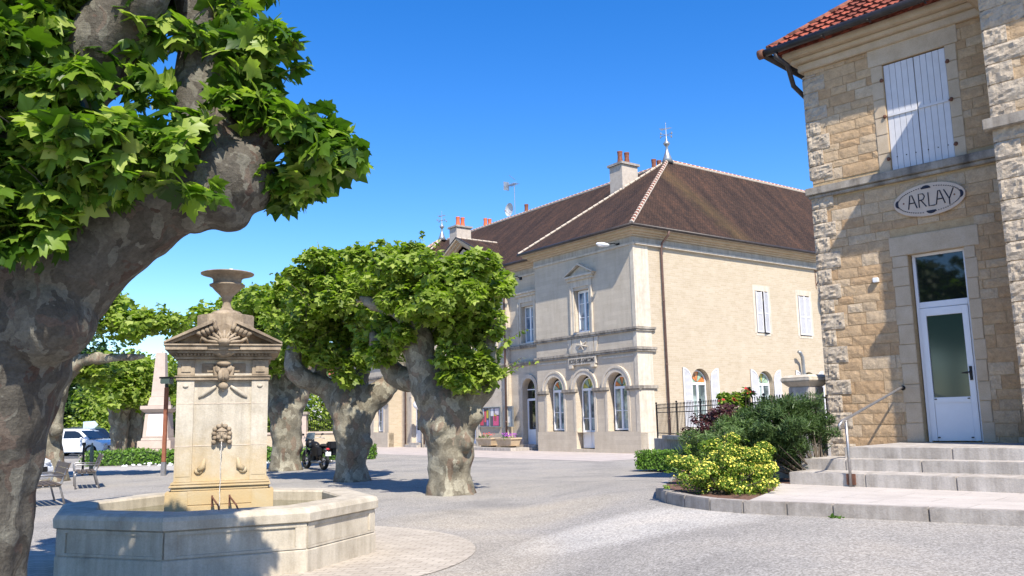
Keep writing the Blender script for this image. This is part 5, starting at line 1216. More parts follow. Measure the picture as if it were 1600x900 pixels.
# ------------------------------------------------------------------ the big near plane
Y=6.0; T=at(-55,1000,Y); tb=(T.x,T.y,0)
big=empty('plane_tree',tb,0,label='huge dark plane tree in the left foreground with swollen limb and large lobed leaves',cat='tree',group='pollarded plane trees on the square')
bb=Vector(tb)
def NL(l): return [(p[0]-bb.x,p[1]-bb.y,p[2]-bb.z,p[3]*.925) for p in l]
LB=[[(T.x-.1,T.y,-.3,.52),A_(-60,850,Y,.44),A_(-52,740,Y,.49),A_(-40,640,Y,.53),A_(-22,560,Y,.58)],
    [A_(-22,560,Y,.56),A_(35,475,Y,.50),A_(110,405,Y,.43),A_(190,355,Y,.37),A_(260,305,Y,.35),A_(325,285,Y,.37),A_(372,276,Y,.30)],
    [A_(20,500,Y,.5),A_(45,400,Y,.5),A_(60,300,Y,.42),A_(90,190,Y-.1,.30),A_(150,90,Y-.3,.24),A_(230,-30,Y-.4,.2),A_(260,-160,Y-.5,.15)],
    [A_(330,290,Y,.3),A_(335,220,Y+.05,.26),A_(322,130,Y+.1,.22),A_(312,40,Y+.1,.20),A_(318,-60,Y,.18),A_(330,-200,Y-.2,.12)],
    [A_(45,330,Y,.4),A_(-20,230,Y-.2,.32),A_(-80,120,Y-.4,.25),A_(-100,-50,Y-.6,.18)],
    [A_(375,270,Y,.22),A_(405,225,Y,.12),A_(430,170,Y,.05)],[A_(385,285,Y,.16),A_(430,240,Y+.05,.06),A_(470,220,Y,.025)],
    [A_(110,180,Y-.1,.2),A_(90,100,Y+.2,.12),A_(60,20,Y+.3,.08)]]
gnarl('trunk',[NL(l) for l in LB],M['bark_shaded'],big,.025,.06,[((c[0]-bb.x,c[1]-bb.y,c[2]-bb.z),c[3]*.925) for c in (A_(300,330,Y-.05,.19),A_(352,318,Y,.22),A_(392,300,Y+.05,.17),A_(235,350,Y-.1,.2),A_(60,500,Y-.15,.36))])
def nb(px,py,Y,r): p=at(px,py,Y-.5)-bb; r*=.93; return ((p.x,p.y,p.z),(r,r,r*.8))
NB=[nb(225,70,6.2,.24),nb(355,115,6.3,.17),nb(165,75,6.1,.26),nb(300,60,6.4,.16),nb(240,150,6.2,.17),nb(30,330,5.9,.36),nb(75,270,5.9,.33),nb(150,235,5.85,.30),nb(205,225,5.85,.26),nb(255,260,5.95,.22),nb(385,175,6.4,.25),nb(430,200,6.4,.27),nb(480,230,6.5,.25),nb(500,265,6.5,.20),nb(455,270,6.6,.22),
    nb(400,90,6.5,.22),nb(370,30,6.5,.20),nb(20,190,6.2,.35),nb(-20,280,6.0,.35),nb(60,120,6.6,.38),nb(130,45,6.8,.32),nb(210,40,6.9,.34),nb(20,50,6.8,.38),nb(110,330,6.0,.22),nb(430,130,6.7,.15),nb(330,-10,6.8,.22),nb(20,-30,6.6,.4),nb(250,-20,6.8,.3),nb(400,-15,6.7,.2),nb(60,210,5.7,.30),nb(120,160,5.9,.30),nb(100,60,6.0,.34),nb(40,120,5.8,.34),nb(0,40,5.9,.36),nb(160,20,6.2,.3),nb(0,380,5.8,.30),nb(50,390,5.9,.22),nb(110,290,5.8,.26),nb(180,290,5.85,.22),nb(290,210,6.15,.2),nb(290,300,6.0,.13),nb(430,300,6.5,.18),nb(470,300,6.6,.16),nb(520,240,6.5,.13),nb(300,20,6.9,.22),nb(90,-60,6.3,.4),nb(200,-60,6.5,.35)]
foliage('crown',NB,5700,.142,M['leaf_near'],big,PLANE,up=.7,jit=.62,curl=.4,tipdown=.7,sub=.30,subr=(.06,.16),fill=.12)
leafy_shoots('leafy_shoots',[NB[k] for k in range(len(NB))],46,.22,.12,M['leaf_near'],big,PLANE,out=.7,stem_r=.0035,per=(4,8))
# canopy above the frame: it shades the limb, the trunk and the basin
UB=[]
for (x,y,z,r) in ((-5.6,6.8,5.6,.8),(-4.6,6.0,5.9,.85),(-4.1,6.4,5.6,.55),(-3.6,5.0,5.7,.55),(-4.0,4.6,5.9,.8),(-5.4,5.0,5.7,.85),(-6.6,4.6,5.6,.8),(-3.75,6.0,5.3,.45),(-3.9,5.8,5.4,.55),(-3.3,2.8,5.5,.75),(-4.1,2.6,5.5,.8),(-3.2,1.7,5.5,.7),(-4.2,1.4,5.6,.8),(-5.1,2.2,5.5,.8),(-3.9,4.4,5.0,.55),(-4.8,5.2,5.0,.6),(-5.4,6.4,5.0,.6),(-4.5,6.9,5.1,.5),(-3.9,3.4,4.9,.5),(-4.7,4.1,4.9,.55),(-3.1,3.7,5.3,.4),(-2.4,4.9,6.1,.45),(-2.9,4.3,6.2,.5),(-3.5,4.2,6.3,.55),(-5.0,8.3,5.3,.6),(-4.6,7.6,5.6,.7),(-5.6,3.7,5.4,.8),(-4.6,3.4,5.5,.7),(-6.4,5.9,5.4,.8)):
    UB.append(((x-bb.x,y-bb.y,z-bb.z),(r,r,r*.6)))
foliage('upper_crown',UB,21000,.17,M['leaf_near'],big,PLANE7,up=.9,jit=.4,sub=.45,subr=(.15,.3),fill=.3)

# ================================================================== SHRUBS AND BED
def shrub(name,label,base,blobs,n,size,mat,shape,flowers=None,**kw):
    o=empty(name,base,0,label=label,cat='shrub'); b=Vector(base)
    B=[((c[0]-b.x,c[1]-b.y,c[2]-b.z),r) for c,r in blobs]
    foliage('foliage',B,n,size,M[mat],o,shape,**kw); FP=LAST[0]
    t=MB()
    for c,r in B:
        for k in range(7):
            e=Vector(c)+Vector(unit(1)[0])*.7*Vector(r).x; t.tube([(random.uniform(-.1,.1),random.uniform(-.1,.1),0),tuple(Vector((e.x*.5,e.y*.5,e.z*.45))),tuple(e)],[.018,.012,.004],5)
    t.build('stems',M['bark_dull'],o)
    if flowers:
        nf,sz,fm=flowers; P,D=FP; C0=P.mean(0); out=((P-C0)**2).sum(1); Dn=D/np.linalg.norm(D,axis=1)[:,None]
        sc_=(P*np.array([.15,-.9,.5])).sum(1)+.25*Dn[:,2]-.3*Dn[:,1]+.25*rng.random(len(P)); k=np.argsort(-sc_)[:nf*7]; k=rng.choice(k,nf,replace=False); P=P[k]+Dn[k]*.02; D=Dn[k]
        nrm=D+np.array([0,-.35,.35]); sh=[(.0,-.5),(.2,-.15),(.5,-.1),(.28,.15),(.3,.5),(0,.3),(-.3,.5),(-.28,.15),(-.5,-.1),(-.2,-.15)]
        link('flowers',leaf_mesh('flowers',P,nrm,rng.normal(size=P.shape),sz,sh,.1),M[fm],o)
    return o
shrub('flowering_shrub','rounded shrub covered in small yellow flowers at the front of the kerbed bed',(2.95,12.6,.5),
 [blob(1150,738,12.7,.56,.55,.36),blob(1185,728,12.9,.34,.4,.34),blob(1092,750,12.5,.40,.40,.24),blob(1070,745,12.9,.30,.35,.24),blob(1130,712,13.1,.5,.5,.26),blob(1165,762,12.3,.42,.35,.2),blob(1128,738,12.5,.42,.4,.34),blob(1195,755,12.6,.3,.3,.25)],30000,.030,'leaf_shrub',OVAL,flowers=(2100,.027,'flower_y'),subr=(.06,.14),sub=.26,fill=.25)
shrub('rosemary_shrub','loose grey green shrub with upright stems right behind the yellow flowered shrub',(3.5,14.5,.45),
 [blob(1130,690,14.5,.55,.5,.30),blob(1098,702,14.2,.32,.4,.28),blob(1160,680,14.9,.45,.5,.28),blob(1085,722,14.2,.25,.3,.2)],9000,.09,'leaf_rosemary',NEEDLE,up=1.6,jit=.9,tipdown=-1.2,subr=(.08,.2),sub=.3,fill=.3)
shrub('dark_shrub','large dark green shrub with bare lower stems against the station corner',(5.0,14.3,.45),
 [blob(1215,668,14.6,.50,.5,.42),blob(1255,665,14.9,.42,.45,.42),blob(1180,672,14.9,.38,.45,.36),blob(1235,715,14.4,.40,.35,.30),blob(1280,680,14.9,.22,.35,.45),blob(1265,640,15.2,.32,.3,.22),blob(1215,645,14.5,.4,.4,.25),blob(1190,705,14.3,.35,.4,.3),blob(1225,690,14.1,.45,.35,.35)],30000,.095,'leaf_deep',NEEDLE,up=1.5,jit=.9,tipdown=-1.3,subr=(.08,.2),sub=.3,fill=.4)
shrub('purple_shrub','dark purple leaved shrub in front of the iron fence',(4.6,18.5,.2),
 [blob(1118,668,18.5,.5,.5,.36),blob(1146,660,18.8,.38,.5,.26),blob(1098,690,18.3,.4,.4,.4)],3800,.06,'leaf_purple',OVAL,subr=(.1,.25),sub=.35)
shrub('rose_bush','light green climbing bush rising above the purple shrub by the wall',(5.05,19.3,.1),
 [blob(1133,632,19.3,.18,.25,.30),blob(1158,625,19.3,.25,.25,.2),blob(1150,650,19.3,.42,.25,.34),blob(1168,614,19.2,.10,.15,.12)],4200,.07,'leaf_shrub',OVAL,flowers=(26,.08,'flower_r'),subr=(.05,.13),sub=.24)
o=empty('grass_tuft',(4.2,19,.2),0,label='pale green feathery grass tuft between the box hedge and the grey green shrub',cat='plant')
n=1300; a=rng.random(n)*6.28; rr=.5*rng.random(n)**.5; P=np.stack([rr*np.cos(a)+.15,rr*np.sin(a),np.full(n,.15)],1); tip=np.stack([np.cos(a)*.55,np.sin(a)*.55,np.full(n,1.2)],1)+rng.normal(size=(n,3))*.2
link('blades',leaf_mesh('blades',P,rng.normal(size=(n,3)),tip,rng.random(n)*.3+.55,[(-.008,0),(.008,0),(.004,.7),(0,1),(-.004,.7)],.3),M['leaf_grass'],o)
def hedge(label,pts,wd,h,n,size,base_z=0,mat='leaf_box'):
    P0=Vector(pts[0]); o=empty('box_hedge',(P0.x,P0.y,base_z),0,label=label,cat='hedge')
    core=MB(); Pn=[];Nn=[]
    for a,b in zip(pts,pts[1:]):
        a=Vector(a)-P0;b=Vector(b)-P0; d=(b-a); L=d.length; d/=L; nn=Vector((-d.y,d.x)); c=(a+b)/2
        core.cbox((c.x,c.y,h*.46),(L-.06,wd*.8,h*.86),math.atan2(d.y,d.x)); m_=int(n*L)
        for _ in range(m_):
            s_=random.random()*L; side=random.random()
            if side<.4: q=a+d*s_+nn*random.uniform(-wd/2,wd/2); z=h*(1+random.uniform(-.1,.04)); nr=(0,0,1)
            elif side<.9: sg_=-1 if random.random()<.7 else 1; q=a+d*s_+nn*(sg_*wd/2*(1+random.uniform(-.12,.05))); z=random.uniform(0,h); nr=(nn.x*sg_,nn.y*sg_,.3)
            else: e=random.choice([0,L]); q=a+d*(e)+nn*random.uniform(-wd/2,wd/2); z=random.uniform(0,h); nr=(d.x*(1 if e else -1),d.y*(1 if e else -1),.3)
            Pn.append((q.x,q.y,z)); Nn.append(nr)
    core.build('branches',M['leaf_dark'],o); Pn=np.array(Pn);Nn=np.array(Nn)
    link('foliage',leaf_mesh('foliage',Pn,Nn+rng.normal(size=Nn.shape)*.5,Nn*.3+np.array([0,0,.6])+rng.normal(size=Nn.shape)*.5,size,OVAL,.2),M[mat],o)
q0=at(1003,726,26.6); q1=at(1085,728,25.6)
hedge('short clipped box hedge beside the paving at the corner of the school building',[(q0.x,q0.y),(q1.x,q1.y)],.9,.55,1700,.055,.05)
q0=at(140,735,39); q1=at(272,733,39.5); hedge('low clipped hedge running in front of the stone monument',[(q0.x,q0.y),(q1.x,q1.y),(q1.x+9,q1.y+.6)],1.2,.62,420,.10)
q0=at(206,716,46.5); q1=at(228,716,46.5); hedge('small clipped box bush at the foot of the plane trunks by the monument',[(q0.x-.2,q0.y),(q1.x,q1.y)],.9,.55,500,.10)
bd=empty('flower_patch',tuple(at(165,722,44)),0,label='small bed of pale flowers between the white car and the plane trunks',cat='flowers')
P=np.stack([rng.random(120)*2.6-1.3,rng.random(120)*1-.5,.12+rng.random(120)*.3],1); link('leaves',leaf_mesh('leaves',np.repeat(P,3,0)-[0,0,.08],rng.normal(size=(360,3))+[0,0,1],rng.normal(size=(360,3)),.16,OVAL),M['leaf_pot'],bd); link('petals',leaf_mesh('petals',P,np.tile([0,-.5,1.],(120,1)),rng.normal(size=(120,3)),.10,OVAL),M['obel'],bd)
P=np.stack([np.linspace(-17,-10.4,34)+rng.normal(size=34)*.08,37.85+rng.normal(size=34)*.08,np.full(34,.08)],1)
wf=link('white_flowers',leaf_mesh('white_flowers',P-np.array([-14,37.85,0]),np.tile([0,-.6,1.],(34,1)),rng.normal(size=(34,3)),.2,OVAL),M['white'],None,label='thin row of white flowers along the foot of the monument hedge',cat='flowers',kind='stuff'); wf.location=(-14,37.85,0)

# ================================================================== MONUMENT, LAMP, BENCHES
mo=at(246,715,47.5); mn=empty('war_memorial',(mo.x,mo.y,0),R_(8),label='pale obelisk monument on a stepped base behind the low hedge',cat='monument')
t=MB()
for h_,z0,z1 in ((1.25,0,.28),(1.05,.28,.52),(.86,.52,.95)): t.cbox((0,0,(z0+z1)/2+.001*h_),(h_*2,h_*2,z1-z0-.004))
t.build('base_steps',M['obel'],mn,bevel=.02)
t=MB(); 
def frus(t,a,b,z0,z1):
    i=len(t.v)
    for h_,z in ((a,z0),(b,z1)): t.v+=[(-h_,-h_,z),(h_,-h_,z),(h_,h_,z),(-h_,h_,z)]
    for q in [(0,3,2,1),(4,5,6,7),(0,1,5,4),(1,2,6,5),(2,3,7,6),(3,0,4,7)]: t.f.append(tuple(i+k for k in q)); t.m.append(0)
frus(t,.72,.70,.95,1.1); frus(t,.66,.58,1.102,2.45); t.build('die',M['obel'],mn,bevel=.02)
t=MB(); frus(t,.62,.80,2.453,2.62); frus(t,.80,.80,2.622,2.82); frus(t,.5,.42,2.823,3.3); t.build('cap',M['obel'],mn,bevel=.015)
t=MB(); frus(t,.37,.24,3.303,5.75); t.build('obelisk_shaft',M['obel'],mn,bevel=.01)
t=MB(); t.face([(-.45,-.665,1.2),(.45,-.665,1.2),(.40,-.60,2.35),(-.40,-.60,2.35)]); t.build('inscription_panel',M['inscr'],mn)
lo=at(255,743,29.9); lp=empty('street_light',(lo.x,lo.y,0),0,label='square street light on a rust brown post between the monument and the fountain',cat='street light')
t=MB(); t.box(-.06,.06,-.06,.06,.45,3.0); t.build('post',plain('rust brown post',(.24,.09,.05),.7,var=.2),lp,bevel=.01); t=MB(); t.box(-.075,.075,-.075,.075,0,.45); t.build('foot',M['steel'],lp,bevel=.01)
t=MB(); t.box(-.05,.05,-.05,.05,3.0,3.12); t.box(-.2,.2,-.2,.2,3.3,3.36); t.build('lamp_head',M['black'],lp,bevel=.01); t=MB(); t.box(-.17,.17,-.17,.17,3.12,3.30); t.build('lamp_glass',M['frosted'],lp,bevel=.02); 
def bench(loc,rz,label):
    o=empty('park_bench',loc,rz,label=label,cat='bench',group='park benches under the plane trees')
    t=MB()
    for k in range(4): t.box(-.9,.9,-.22+k*.12,-.22+k*.12+.10,.44,.47)
    t.build('seat',M['wood_grey'],o,bevel=.006); t=MB()
    for k in range(3): z=.56+k*.12; y=.27+k*.035; t.prism([(-.9,y,z),(-.9,y+.03,z),(-.9,y+.055,z+.10),(-.9,y+.025,z+.10)],(1.8,0,0))
    t.build('backrest',M['wood_grey'],o); 
    for x in (-.8,.8):
        t=MB(); t.tube([(x,-.25,0),(x,-.27,.35),(x,-.27,.43)],.022,6); t.tube([(x,.34,0),(x,.22,.42),(x,.30,.62),(x,.40,.92)],.022,6); t.tube([(x,-.27,.42),(x,.22,.42)],.02,6); t.build('leg',M['steel'],o,smooth=True)
        t=MB(); t.tube([(x,-.27,.40),(x,-.30,.62),(x,-.25,.66),(x,.28,.64)],.018,6); t.build('armrest',M['steel'],o,smooth=True)
    return o
p=at(132,762,24.7); bench((p.x,p.y,0),R_(-62),'slatted bench farther back, in front of the bollard and white car')
p=at(66,790,19.3); bench((p.x,p.y,0),R_(-55),'slatted bench nearer the big trunk, left of the fountain basin')
p=at(142,737,31); bo=empty('bollard',(p.x,p.y,0),0,label='slim grey green post with dark clip behind the farther bench',cat='bollard')
t=MB(); t.lathe([(.065,0),(.065,.9),(.05,1.0),(.025,1.06),(.035,1.10),(.015,1.14)],(0,0,0),12); t.build('post',plain('grey green metal',(.10,.14,.13),.5,.3),bo,smooth=True); 
p=at(129,737,31); bo=empty('bollard',(p.x,p.y,0),0,label='slim black post just left of the grey green post behind the farther bench',cat='bollard')
t=MB(); t.box(-.03,.03,-.03,.03,0,1.05); t.build('post',M['black'],bo,bevel=.006); t=MB(); t.box(-.05,.05,-.05,.05,1.05,1.16); t.build('cap',M['black'],bo,bevel=.01)
p=at(140,664,56.5); sgn=empty('direction_sign',(p.x,p.y,0),0,label='pale blue white arrow direction sign above the parked cars',cat='road sign')
t=MB(); z=p.z; t.prism([(-.42,0,z-.3),(.32,0,z-.22),(.55,0,z),(.32,0,z+.25),(-.42,0,z+.22)],(0,.04,0)); t.build('sign_panel',plain('pale blue panel',(.50,.60,.72),.4),sgn); t=MB(); t.tube([(0,.06,0),(0,.06,z+.1)],.04,8); t.build('post',M['zinc'],sgn)

# ================================================================== VEHICLES
def car(loc,rz,label,paint,L=4.4,W=1.8,H=1.62,suv=True,glass='glass_dark'):
    o=empty('parked_car',loc,rz,label=label,cat='car'); h=W/2; g0=.22
    prof=[(-L/2,.45),(-L/2+.05,.95),(-L/2+.15,1.02),(-.95,1.05),(.75,1.03),(1.55,.95),(2.0,.80),(L/2-.02,.62),(L/2,.42),(L/2-.1,g0),(1.75,g0),(1.72,.45),(1.55,.64),(1.32,.68),(1.08,.64),(.93,.45),(.9,g0),(-.95,g0),(-.98,.45),(-1.13,.64),(-1.36,.68),(-1.6,.64),(-1.75,.45),(-1.78,g0),(-L/2+.1,g0)]
    t=MB(); t.prism([(x,-h,z) for x,z in prof],(0,W,0)); t.build('body',paint,o,bevel=.05)
    zr=H; up=[(-L/2+.2,1.03),(-L/2+.55,zr-.06),(-1.1,zr),(.1,zr-.01),(.45,zr-.1),(1.2,1.0)]
    t=MB(); i=0; n=len(up); a=[(x,-h+.06+(.17*(z-1.0)/.6),z) for x,z in up]; b=[(x,-y,z) for x,y,z in a]
    t.v=a+b; t.f=[tuple(range(n))[::-1],tuple(range(n,2*n))]+[(k,(k+1)%n,n+(k+1)%n,n+k) for k in range(n)]; t.m=[0]*len(t.f); t.build('cabin',paint,o,bevel=.04)
    t=MB()
    for s_ in (-1,1):
        yy=lambda z:s_*(h-.06-.17*(z-1.0)/.6+.012)
        for q in ([(-1.75,1.1),(-1.5,zr-.13),(-.65,zr-.12),(-.65,1.1)],[(-.55,1.1),(-.55,zr-.12),(.15,zr-.13),(.42,zr-.22),(.85,1.1)]): t.face([(x,yy(z),z) for x,z in q])
    t.face([(.52,-h+.22,zr-.12),(.52,h-.22,zr-.12),(1.18,h-.16,1.045),(1.18,-h+.16,1.045)]); t.face([(-L/2+.50,-h+.22,zr-.12),(-L/2+.50,h-.22,zr-.12),(-L/2+.19,h-.14,1.1),(-L/2+.19,-h+.14,1.1)]); t.build('windows',M[glass],o,recalc=False)
    for x in (-1.36,1.32):
        for s_ in (-1,1):
            F_=lambda a,b_,c,x=x,s_=s_: (x+a,s_*(h-.1)+s_*c,.33+b_)
            t=MB(F_); t.lathe([(.2,-.1),(.31,-.1),(.33,-.07),(.33,.07),(.31,.1),(.22,.1),(.2,.08)],n=22); w_=t.build('wheel',M['rubber'],o,smooth=True)
            t=MB(F_); t.lathe([(.05,.06),(.05,.10),(.09,.09)],n=12); 
            for k in range(7):
                a=2*math.pi*k/7; t.prism([(.05*math.cos(a+.4),.05*math.sin(a+.4),.07),(.21*math.cos(a+.13),.21*math.sin(a+.13),.085),(.21*math.cos(a-.13),.21*math.sin(a-.13),.085),(.05*math.cos(a-.4),.05*math.sin(a-.4),.07)],(0,0,.015))
            t.lathe([(.20,.05),(.22,.1),(.205,.105)],n=22); t.build('rim',M['steel'],w_)
    for s_ in (-1,1):
        t=MB(); t.sphere((L/2-.18,s_*(h-.28),.72),(.2,.2,.085),10); t.build('headlight',M['lamp_head'],o,smooth=True); t=MB(); t.cbox((-L/2+.04,s_*(h-.15),.85),(.1,.2,.2)); t.build('tail_light',M['flower_r'],o,bevel=.02)
        t=MB(); t.sphere((.75,s_*(h+.1),1.08),(.09,.1,.07),8); t.build('mirror',paint,o,smooth=True)
    t=MB(); t.box(L/2-.03,L/2+.015,-.5,.5,.45,.6); t.build('grille',M['black'],o)
    t=MB()
    for s_ in (-1,1): t.tube([(-1.3,s_*(h-.28),zr+.04),(.2,s_*(h-.28),zr+.03)],.018,6)
    t.build('roof_rails',M['steel'],o)
    return o
wp=newmat('white car paint',(.78,.80,.84),.22,0,.6)[0]; sp_=newmat('silver blue car paint',(.45,.52,.58),.25,.4,.6)[0]; gp=newmat('dark green car paint',(.04,.09,.09),.25,.3,.6)[0]
p=at(178,712,55); car((p.x-2.25,p.y,0),R_(-6),'white four wheel drive car parked beside the two plane trunks',wp,L=4.5,H=1.68)
p=at(184,706,59); car((p.x-2.2,p.y,0),R_(-14),'silver hatchback showing its roof just behind the white car',sp_,H=1.62)
p=at(192,704,63); car((p.x-2.3,p.y,0),R_(-14),'dark green car farthest right behind the white and silver cars',gp,H=1.78)
p=at(118,700,66); car((p.x-2.0,p.y,0),R_(-14),'grey car whose dark roof shows above the white car',newmat('grey car paint',(.12,.12,.13),.3,.3)[0],H=1.75)
p=at(57,760,24.3); car((p.x-2.2,p.y,0),R_(0),'white car nose showing between the big foreground trunk and the nearer bench',wp,H=1.5)
# motorcycle, seen from behind at an angle
p=at(506,734,31.2); mc=empty('motorcycle',(p.x,p.y,0),math.atan2(.80,-.60),label='black touring motorcycle parked under the plane trees with a square rear case',cat='motorcycle')
def wheel(x,name):
    t=MB(); n=28
    for k in range(n):
        pass
    pts=[]; R0,r0=.30,.065; i=len(t.v)
    for k in range(n):
        a=2*math.pi*k/n
        for j in range(8): b_=2*math.pi*j/8; t.v.append((x+(R0-.0+r0*math.cos(b_))*math.cos(a),r0*math.sin(b_),.36+(R0+r0*math.cos(b_))*math.sin(a)))
    for k in range(n):
        for j in range(8): t.f.append((k*8+j,((k+1)%n)*8+j,((k+1)%n)*8+(j+1)%8,k*8+(j+1)%8)); t.m.append(0)
    w_=t.build('wheel',M['rubber'],mc,smooth=True); t=MB()
    for k in range(8): a=2*math.pi*k/8; t.tube([(x,0,.36),(x+.25*math.cos(a),0,.36+.25*math.sin(a))],.012,5)
    t.tube([(x,-.06,.36),(x,.06,.36)],.05,10); t.build('spokes',M['steel'],w_)
wheel(.0,'r'); wheel(1.5,'f')
t=MB(); t.tube([(1.5,-.09,.36),(1.22,-.09,1.0)],.028,8); t.tube([(1.5,.09,.36),(1.22,.09,1.0)],.028,8); t.build('fork',M['steel'],mc,smooth=True)
t=MB(); t.tube([(1.2,0,.95),(.9,0,.45),(.3,0,.4),(0,0,.36)],.04,8); t.tube([(1.2,0,.9),(.6,0,.75),(.1,0,.75),(-.2,0,.8)],.035,8); t.sphere((.75,0,.5),(.24,.2,.2),12); t.box(.5,1.0,-.17,.17,.3,.5); t.build('frame',M['iron'],mc,bevel=.0)
t=MB(); t.sphere((.85,0,.86),(.32,.17,.15),14); t.sphere((1.2,0,.92),(.16,.19,.17),12); t.build('tank',M['black'],mc,smooth=True)
t=MB(); t.sphere((.38,0,.80),(.3,.16,.07),12); t.sphere((.02,0,.86),(.25,.15,.07),12); t.build('seat',M['rubber'],mc,smooth=True)
t=MB(); t.tube([(1.12,0,1.02),(1.1,-.12,1.12),(1.0,-.32,1.14),(.88,-.42,1.1)],.016,6); t.tube([(1.12,0,1.02),(1.1,.12,1.12),(1.0,.32,1.14),(.88,.42,1.1)],.016,6); t.build('handlebar',M['steel'],mc,smooth=True)
for s_ in (-1,1): 
    t=MB(); t.tube([(1.02,s_*.3,1.14),(1.0,s_*.36,1.24)],.008,5); t.sphere((1.0,s_*.38,1.26),(.02,.06,.04),8); t.build('mirror',M['black'],mc,smooth=True)
t=MB(); 
for k in range(6): 
    a0,a1=-.8+k*.27,-.8+(k+1)*.27; t.face([(1.25+.05*math.cos(a0),.26*math.sin(a0),1.0),(1.25+.05*math.cos(a1),.26*math.sin(a1),1.0),(1.08+.05*math.cos(a1),.2*math.sin(a1),1.32),(1.08+.05*math.cos(a0),.2*math.sin(a0),1.32)])
t.build('windscreen',M['glass_up'],mc,recalc=False)
for s_ in (-1,1): t=MB(); t.box(-.25,.3,s_*.28-.1,s_*.28+.1,.5,.82); t.build('side_case',M['black'],mc,bevel=.04)
t=MB(); t.box(-.5,-.12,-.2,.2,.88,1.12) if False else t.box(-.42,-.1,-.42,-.02,.74,1.0); t.build('rear_case',M['black'],mc,bevel=.04)
t=MB(); t.box(-.36,-.34,-.1,.1,.5,.64); t.build('number_plate',M['lamp_head'],mc); t=MB(); t.sphere((-.33,0,.74),(.03,.08,.04),8); t.build('tail_light',M['flower_r'],mc)
t=MB(); t.tube([(-.32,0,.36),(-.25,0,.7),(0,0,.75)],.05,8); t.tube([(.6,-.2,.28),(-.2,-.22,.30)],.05,8); t.tube([(.6,.2,.28),(-.2,.22,.30)],.05,8); t.build('exhaust',M['steel'],mc,smooth=True)

# ================================================================== FENCE, GATE PILLAR, BACKGROUND
fa=Vector((4.68,28.6,0)); fb=Vector((5.95,17.5,0)); fd=(fb-fa); FL=fd.length; fd/=FL; fz=math.atan2(fd.y,fd.x)
fe=empty('iron_fence',(fa.x,fa.y,0),fz,label='thin black iron railing with pointed bars in front of the cream side wall',cat='fence')
t=MB(); 
for z in (1.88,1.74,1.08): t.box(0,FL,-.012,.012,z,z+.025)
t.build('rails',M['iron'],fe)
t=MB(); k=0
while k*.14<FL: x=k*.14; t.tube([(x,0,1.0),(x,0,1.97)],.008,5); t.sphere((x,0,2.0),(.015,.015,.04),6); k+=1
t.build('bars',M['iron'],fe)
for k in range(6): x=.02+k*(FL-.04)/5; t=MB(); t.box(x-.02,x+.02,-.02,.02,.9,2.02); t.sphere((x,0,2.06),.035,8); t.build('post',M['iron'],fe)
fw2=empty('low_wall',(fa.x,fa.y,0),fz,label='low grey rendered wall carrying the iron railing',cat='wall'); t=MB(); t.box(0,FL,-.12,.12,0,.92); t.build('wall',M['concrete'],fw2); t=MB(); t.box(1.2,FL,-.2,.2,.923,1.04); t.build('coping',M['step'],fw2,bevel=.01)
p=at(1266,700,17.2); gp_=empty('gate_pillar',(p.x,p.y,.42),R_(36),label='stout stone gate pillar with wide moulded cap behind the dark shrub',cat='pillar'); gp_.scale=(.78,.78,.78)
t=MB(); t.box(-.31,.31,-.31,.31,0,2.2); t.build('shaft',M['step'],gp_,bevel=.02); t=MB(); frus(t,.31,.44,2.203,2.34); frus(t,.44,.44,2.342,2.42); frus(t,.44,.36,2.422,2.50); t.build('cap',M['trim'],gp_,bevel=.015)
t=MB(); t.box(.3,.9,-.02,.02,1.9,1.95); t.box(.85,.9,-.03,.03,1.2,2.0); t.build('gate_hinge',M['rust'],gp_)
# garden wall far behind the motorcycle
gw=empty('garden_wall',(-22,66,0),0,label='low pale garden wall with coping far behind the motorcycle',cat='wall')
t=MB(); t.box(0,9.5,-.2,.2,0,.95); t.build('wall',M['side'],gw); t=MB(); t.box(-.1,9.6,-.3,.3,.953,1.1); t.build('coping',M['obel'],gw)
gf=empty('garden_railing',(-22,66,0),0,label='thin dark railing standing on the far garden wall',cat='fence'); t=MB(); 
for z in (1.2,1.95): t.box(0,9.5,-.02,.02,z,z+.04)
for k in range(60): t.box(k*.16,k*.16+.025,-.012,.012,1.1,2.05)
t.build('bars',M['iron'],gf)
gpl=empty('garden_pillar',(-16.1,65.8,0),0,label='pale square garden pillar left of the climbing greenery',cat='pillar'); t=MB(); t.box(-.3,.3,-.3,.3,0,2.4); t.build('shaft',M['obel'],gpl); t=MB(); t.box(-.42,.42,-.42,.42,2.403,2.6); t.build('cap',M['ledge'],gpl)
p=at(505,636,71); an_=empty('annex_building',(p.x,71,0),0,label='small pale outbuilding with an orange red roof edge behind the garden wall',cat='building')
t=MB(); t.prism([(0,0,0),(7,0,0),(7,0,1.5),(0,0,3.1)],(0,5,0)); t.build('wall',M['concrete'],an_); t=MB(); t.prism([(-.3,-.3,3.15),(7,-.3,1.45),(7,-.3,1.62),(-.3,-.3,3.35)],(0,5.6,0)); t.build('roof',M['orange'],an_)
hs=empty('village_house',(-27,86,0),0,label='distant white house with blue window glimpsed between two plane trunks',cat='building')
t=MB(); t.box(0,12,0,8,0,6.5); t.build('wall',M['white'],hs); t=MB(); t.prism([(-.4,-.4,6.5),(-.4,4,9),(-.4,8.4,6.5)],(12.8,0,0)); t.build('roof',M['terra'],hs)
for x in (2,5.8,9.5): t=MB(); t.box(x,x+1.1,-.03,.02,3.3,5.2); t.build('window',plain('blue grey window',(.25,.35,.5),.3),hs)
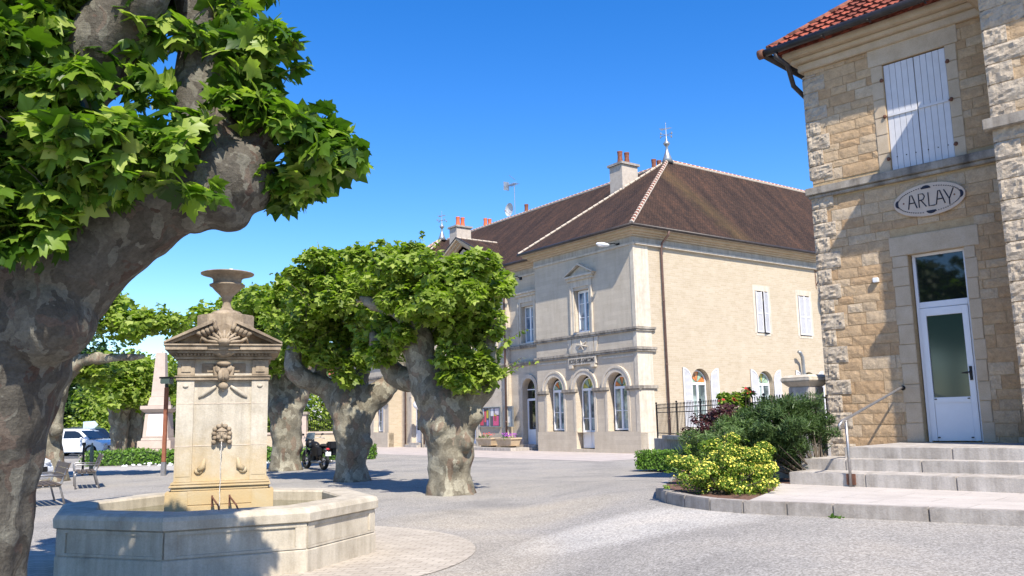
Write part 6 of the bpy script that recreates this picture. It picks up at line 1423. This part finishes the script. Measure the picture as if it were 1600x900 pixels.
def bg_tree(px,py,Y,rx,rz,label,mat='leaf_dark',n=3200,name='tree',sz=.5,gr='background trees'):
    c=at(px,py,Y); tree(name,label,'tree',(c.x,c.y,0),[[(c.x,c.y,-.1,.3),(c.x,c.y,c.z*.5,.25),(c.x+.3,c.y,c.z,.12)]],[((c.x,c.y,c.z),(rx,rx,rz)),((c.x+rx*.5,c.y,c.z-rz*.6),(rx*.7,rx*.7,rz*.6)),((c.x-rx*.5,c.y,c.z-rz*.7),(rx*.7,rx*.7,rz*.6))],n,sz,mat,'bark_dull',voxel=.15,amp=.03,group=gr,shape=OVAL,subr=(.5,1.1),sub=.6,fill=.3)
bg_tree(90,620,72,3.2,3.6,'dark tree directly above the white car'); bg_tree(130,600,84,4.5,5.0,'tallest dark tree behind the parked cars',n=4200,sz=.6)
bg_tree(155,655,70,2.0,2.4,'lighter green rounded tree just right of the arrow sign',mat='leaf',sz=.35); bg_tree(30,610,80,4.5,5,'dark tree behind the big foreground trunk'); bg_tree(240,640,82,4,3.6,'dark tree behind the stone monument'); bg_tree(300,630,80,4,4,'dark tree behind the fountain pillar')
bg_tree(395,630,78,4,4,'dark tree behind the leftmost trunk by the motorcycle'); bg_tree(430,645,74,2.5,2.6,'mid green tree left of the garden pillar',mat='leaf',sz=.35); bg_tree(490,650,69,1.5,2.0,'bright green climbing mass between the two plane trunks',mat='leaf',n=3000,sz=.28); bg_tree(520,600,90,5,5,'dark tree behind the distant white house')
# far wood closing the horizon
P=[];n=16000
for k in range(46):
    x=-260+k*8.5+random.uniform(-3,3); y=150+random.uniform(0,25); P.append(((x,y,4.0),(6,5,5.5+random.uniform(-1,2))))
foliage('far_wood',P,n,1.3,M['leaf_dark'],None,OVAL,subr=(1.2,2.5),sub=.8,fill=.3); o=bpy.data.objects['far_wood']; tag(o,'band of dark woodland far beyond the square','woodland',kind='stuff')
# fallen leaves / twigs on gravel near the kerb and small weeds
tf=empty('weed',(3.75,10.40,gz(3.75,10.4)),0,label='tiny green weed at the foot of the curved kerb',cat='plant')
n=40; link('leaves',leaf_mesh('leaves',rng.normal(size=(n,3))*[.06,.03,.01],rng.normal(size=(n,3))+[0,0,1],rng.normal(size=(n,3))+[0,0,.6],.05,OVAL),M['leaf_box'],tf)

# two trees added out of view on the left, only for the glazed door to mirror
for x,y,lab in ((-13,8.5,'added unseen tree left of the fountain, there for the glazed door to mirror'),(-17,3,'added unseen tree farthest left of the square, beside the other mirrored tree')):
    tree('added_mirror_tree',lab,'tree',(x,y,0),[[(x,y,-.1,.45),(x,y,2,.36),(x+.2,y,4,.3),(x,y,6.5,.12)]],[((x,y,6),(2.6,2.6,2.0)),((x+1.5,y,5),(1.6,1.6,1.2)),((x-1.5,y+1,7),(1.8,1.8,1.5))],5200,.42,'leaf_dark','bark',voxel=.12,amp=.05,group='added trees for the door reflection',shape=OVAL,subr=(.4,.8),sub=.6,fill=.3)
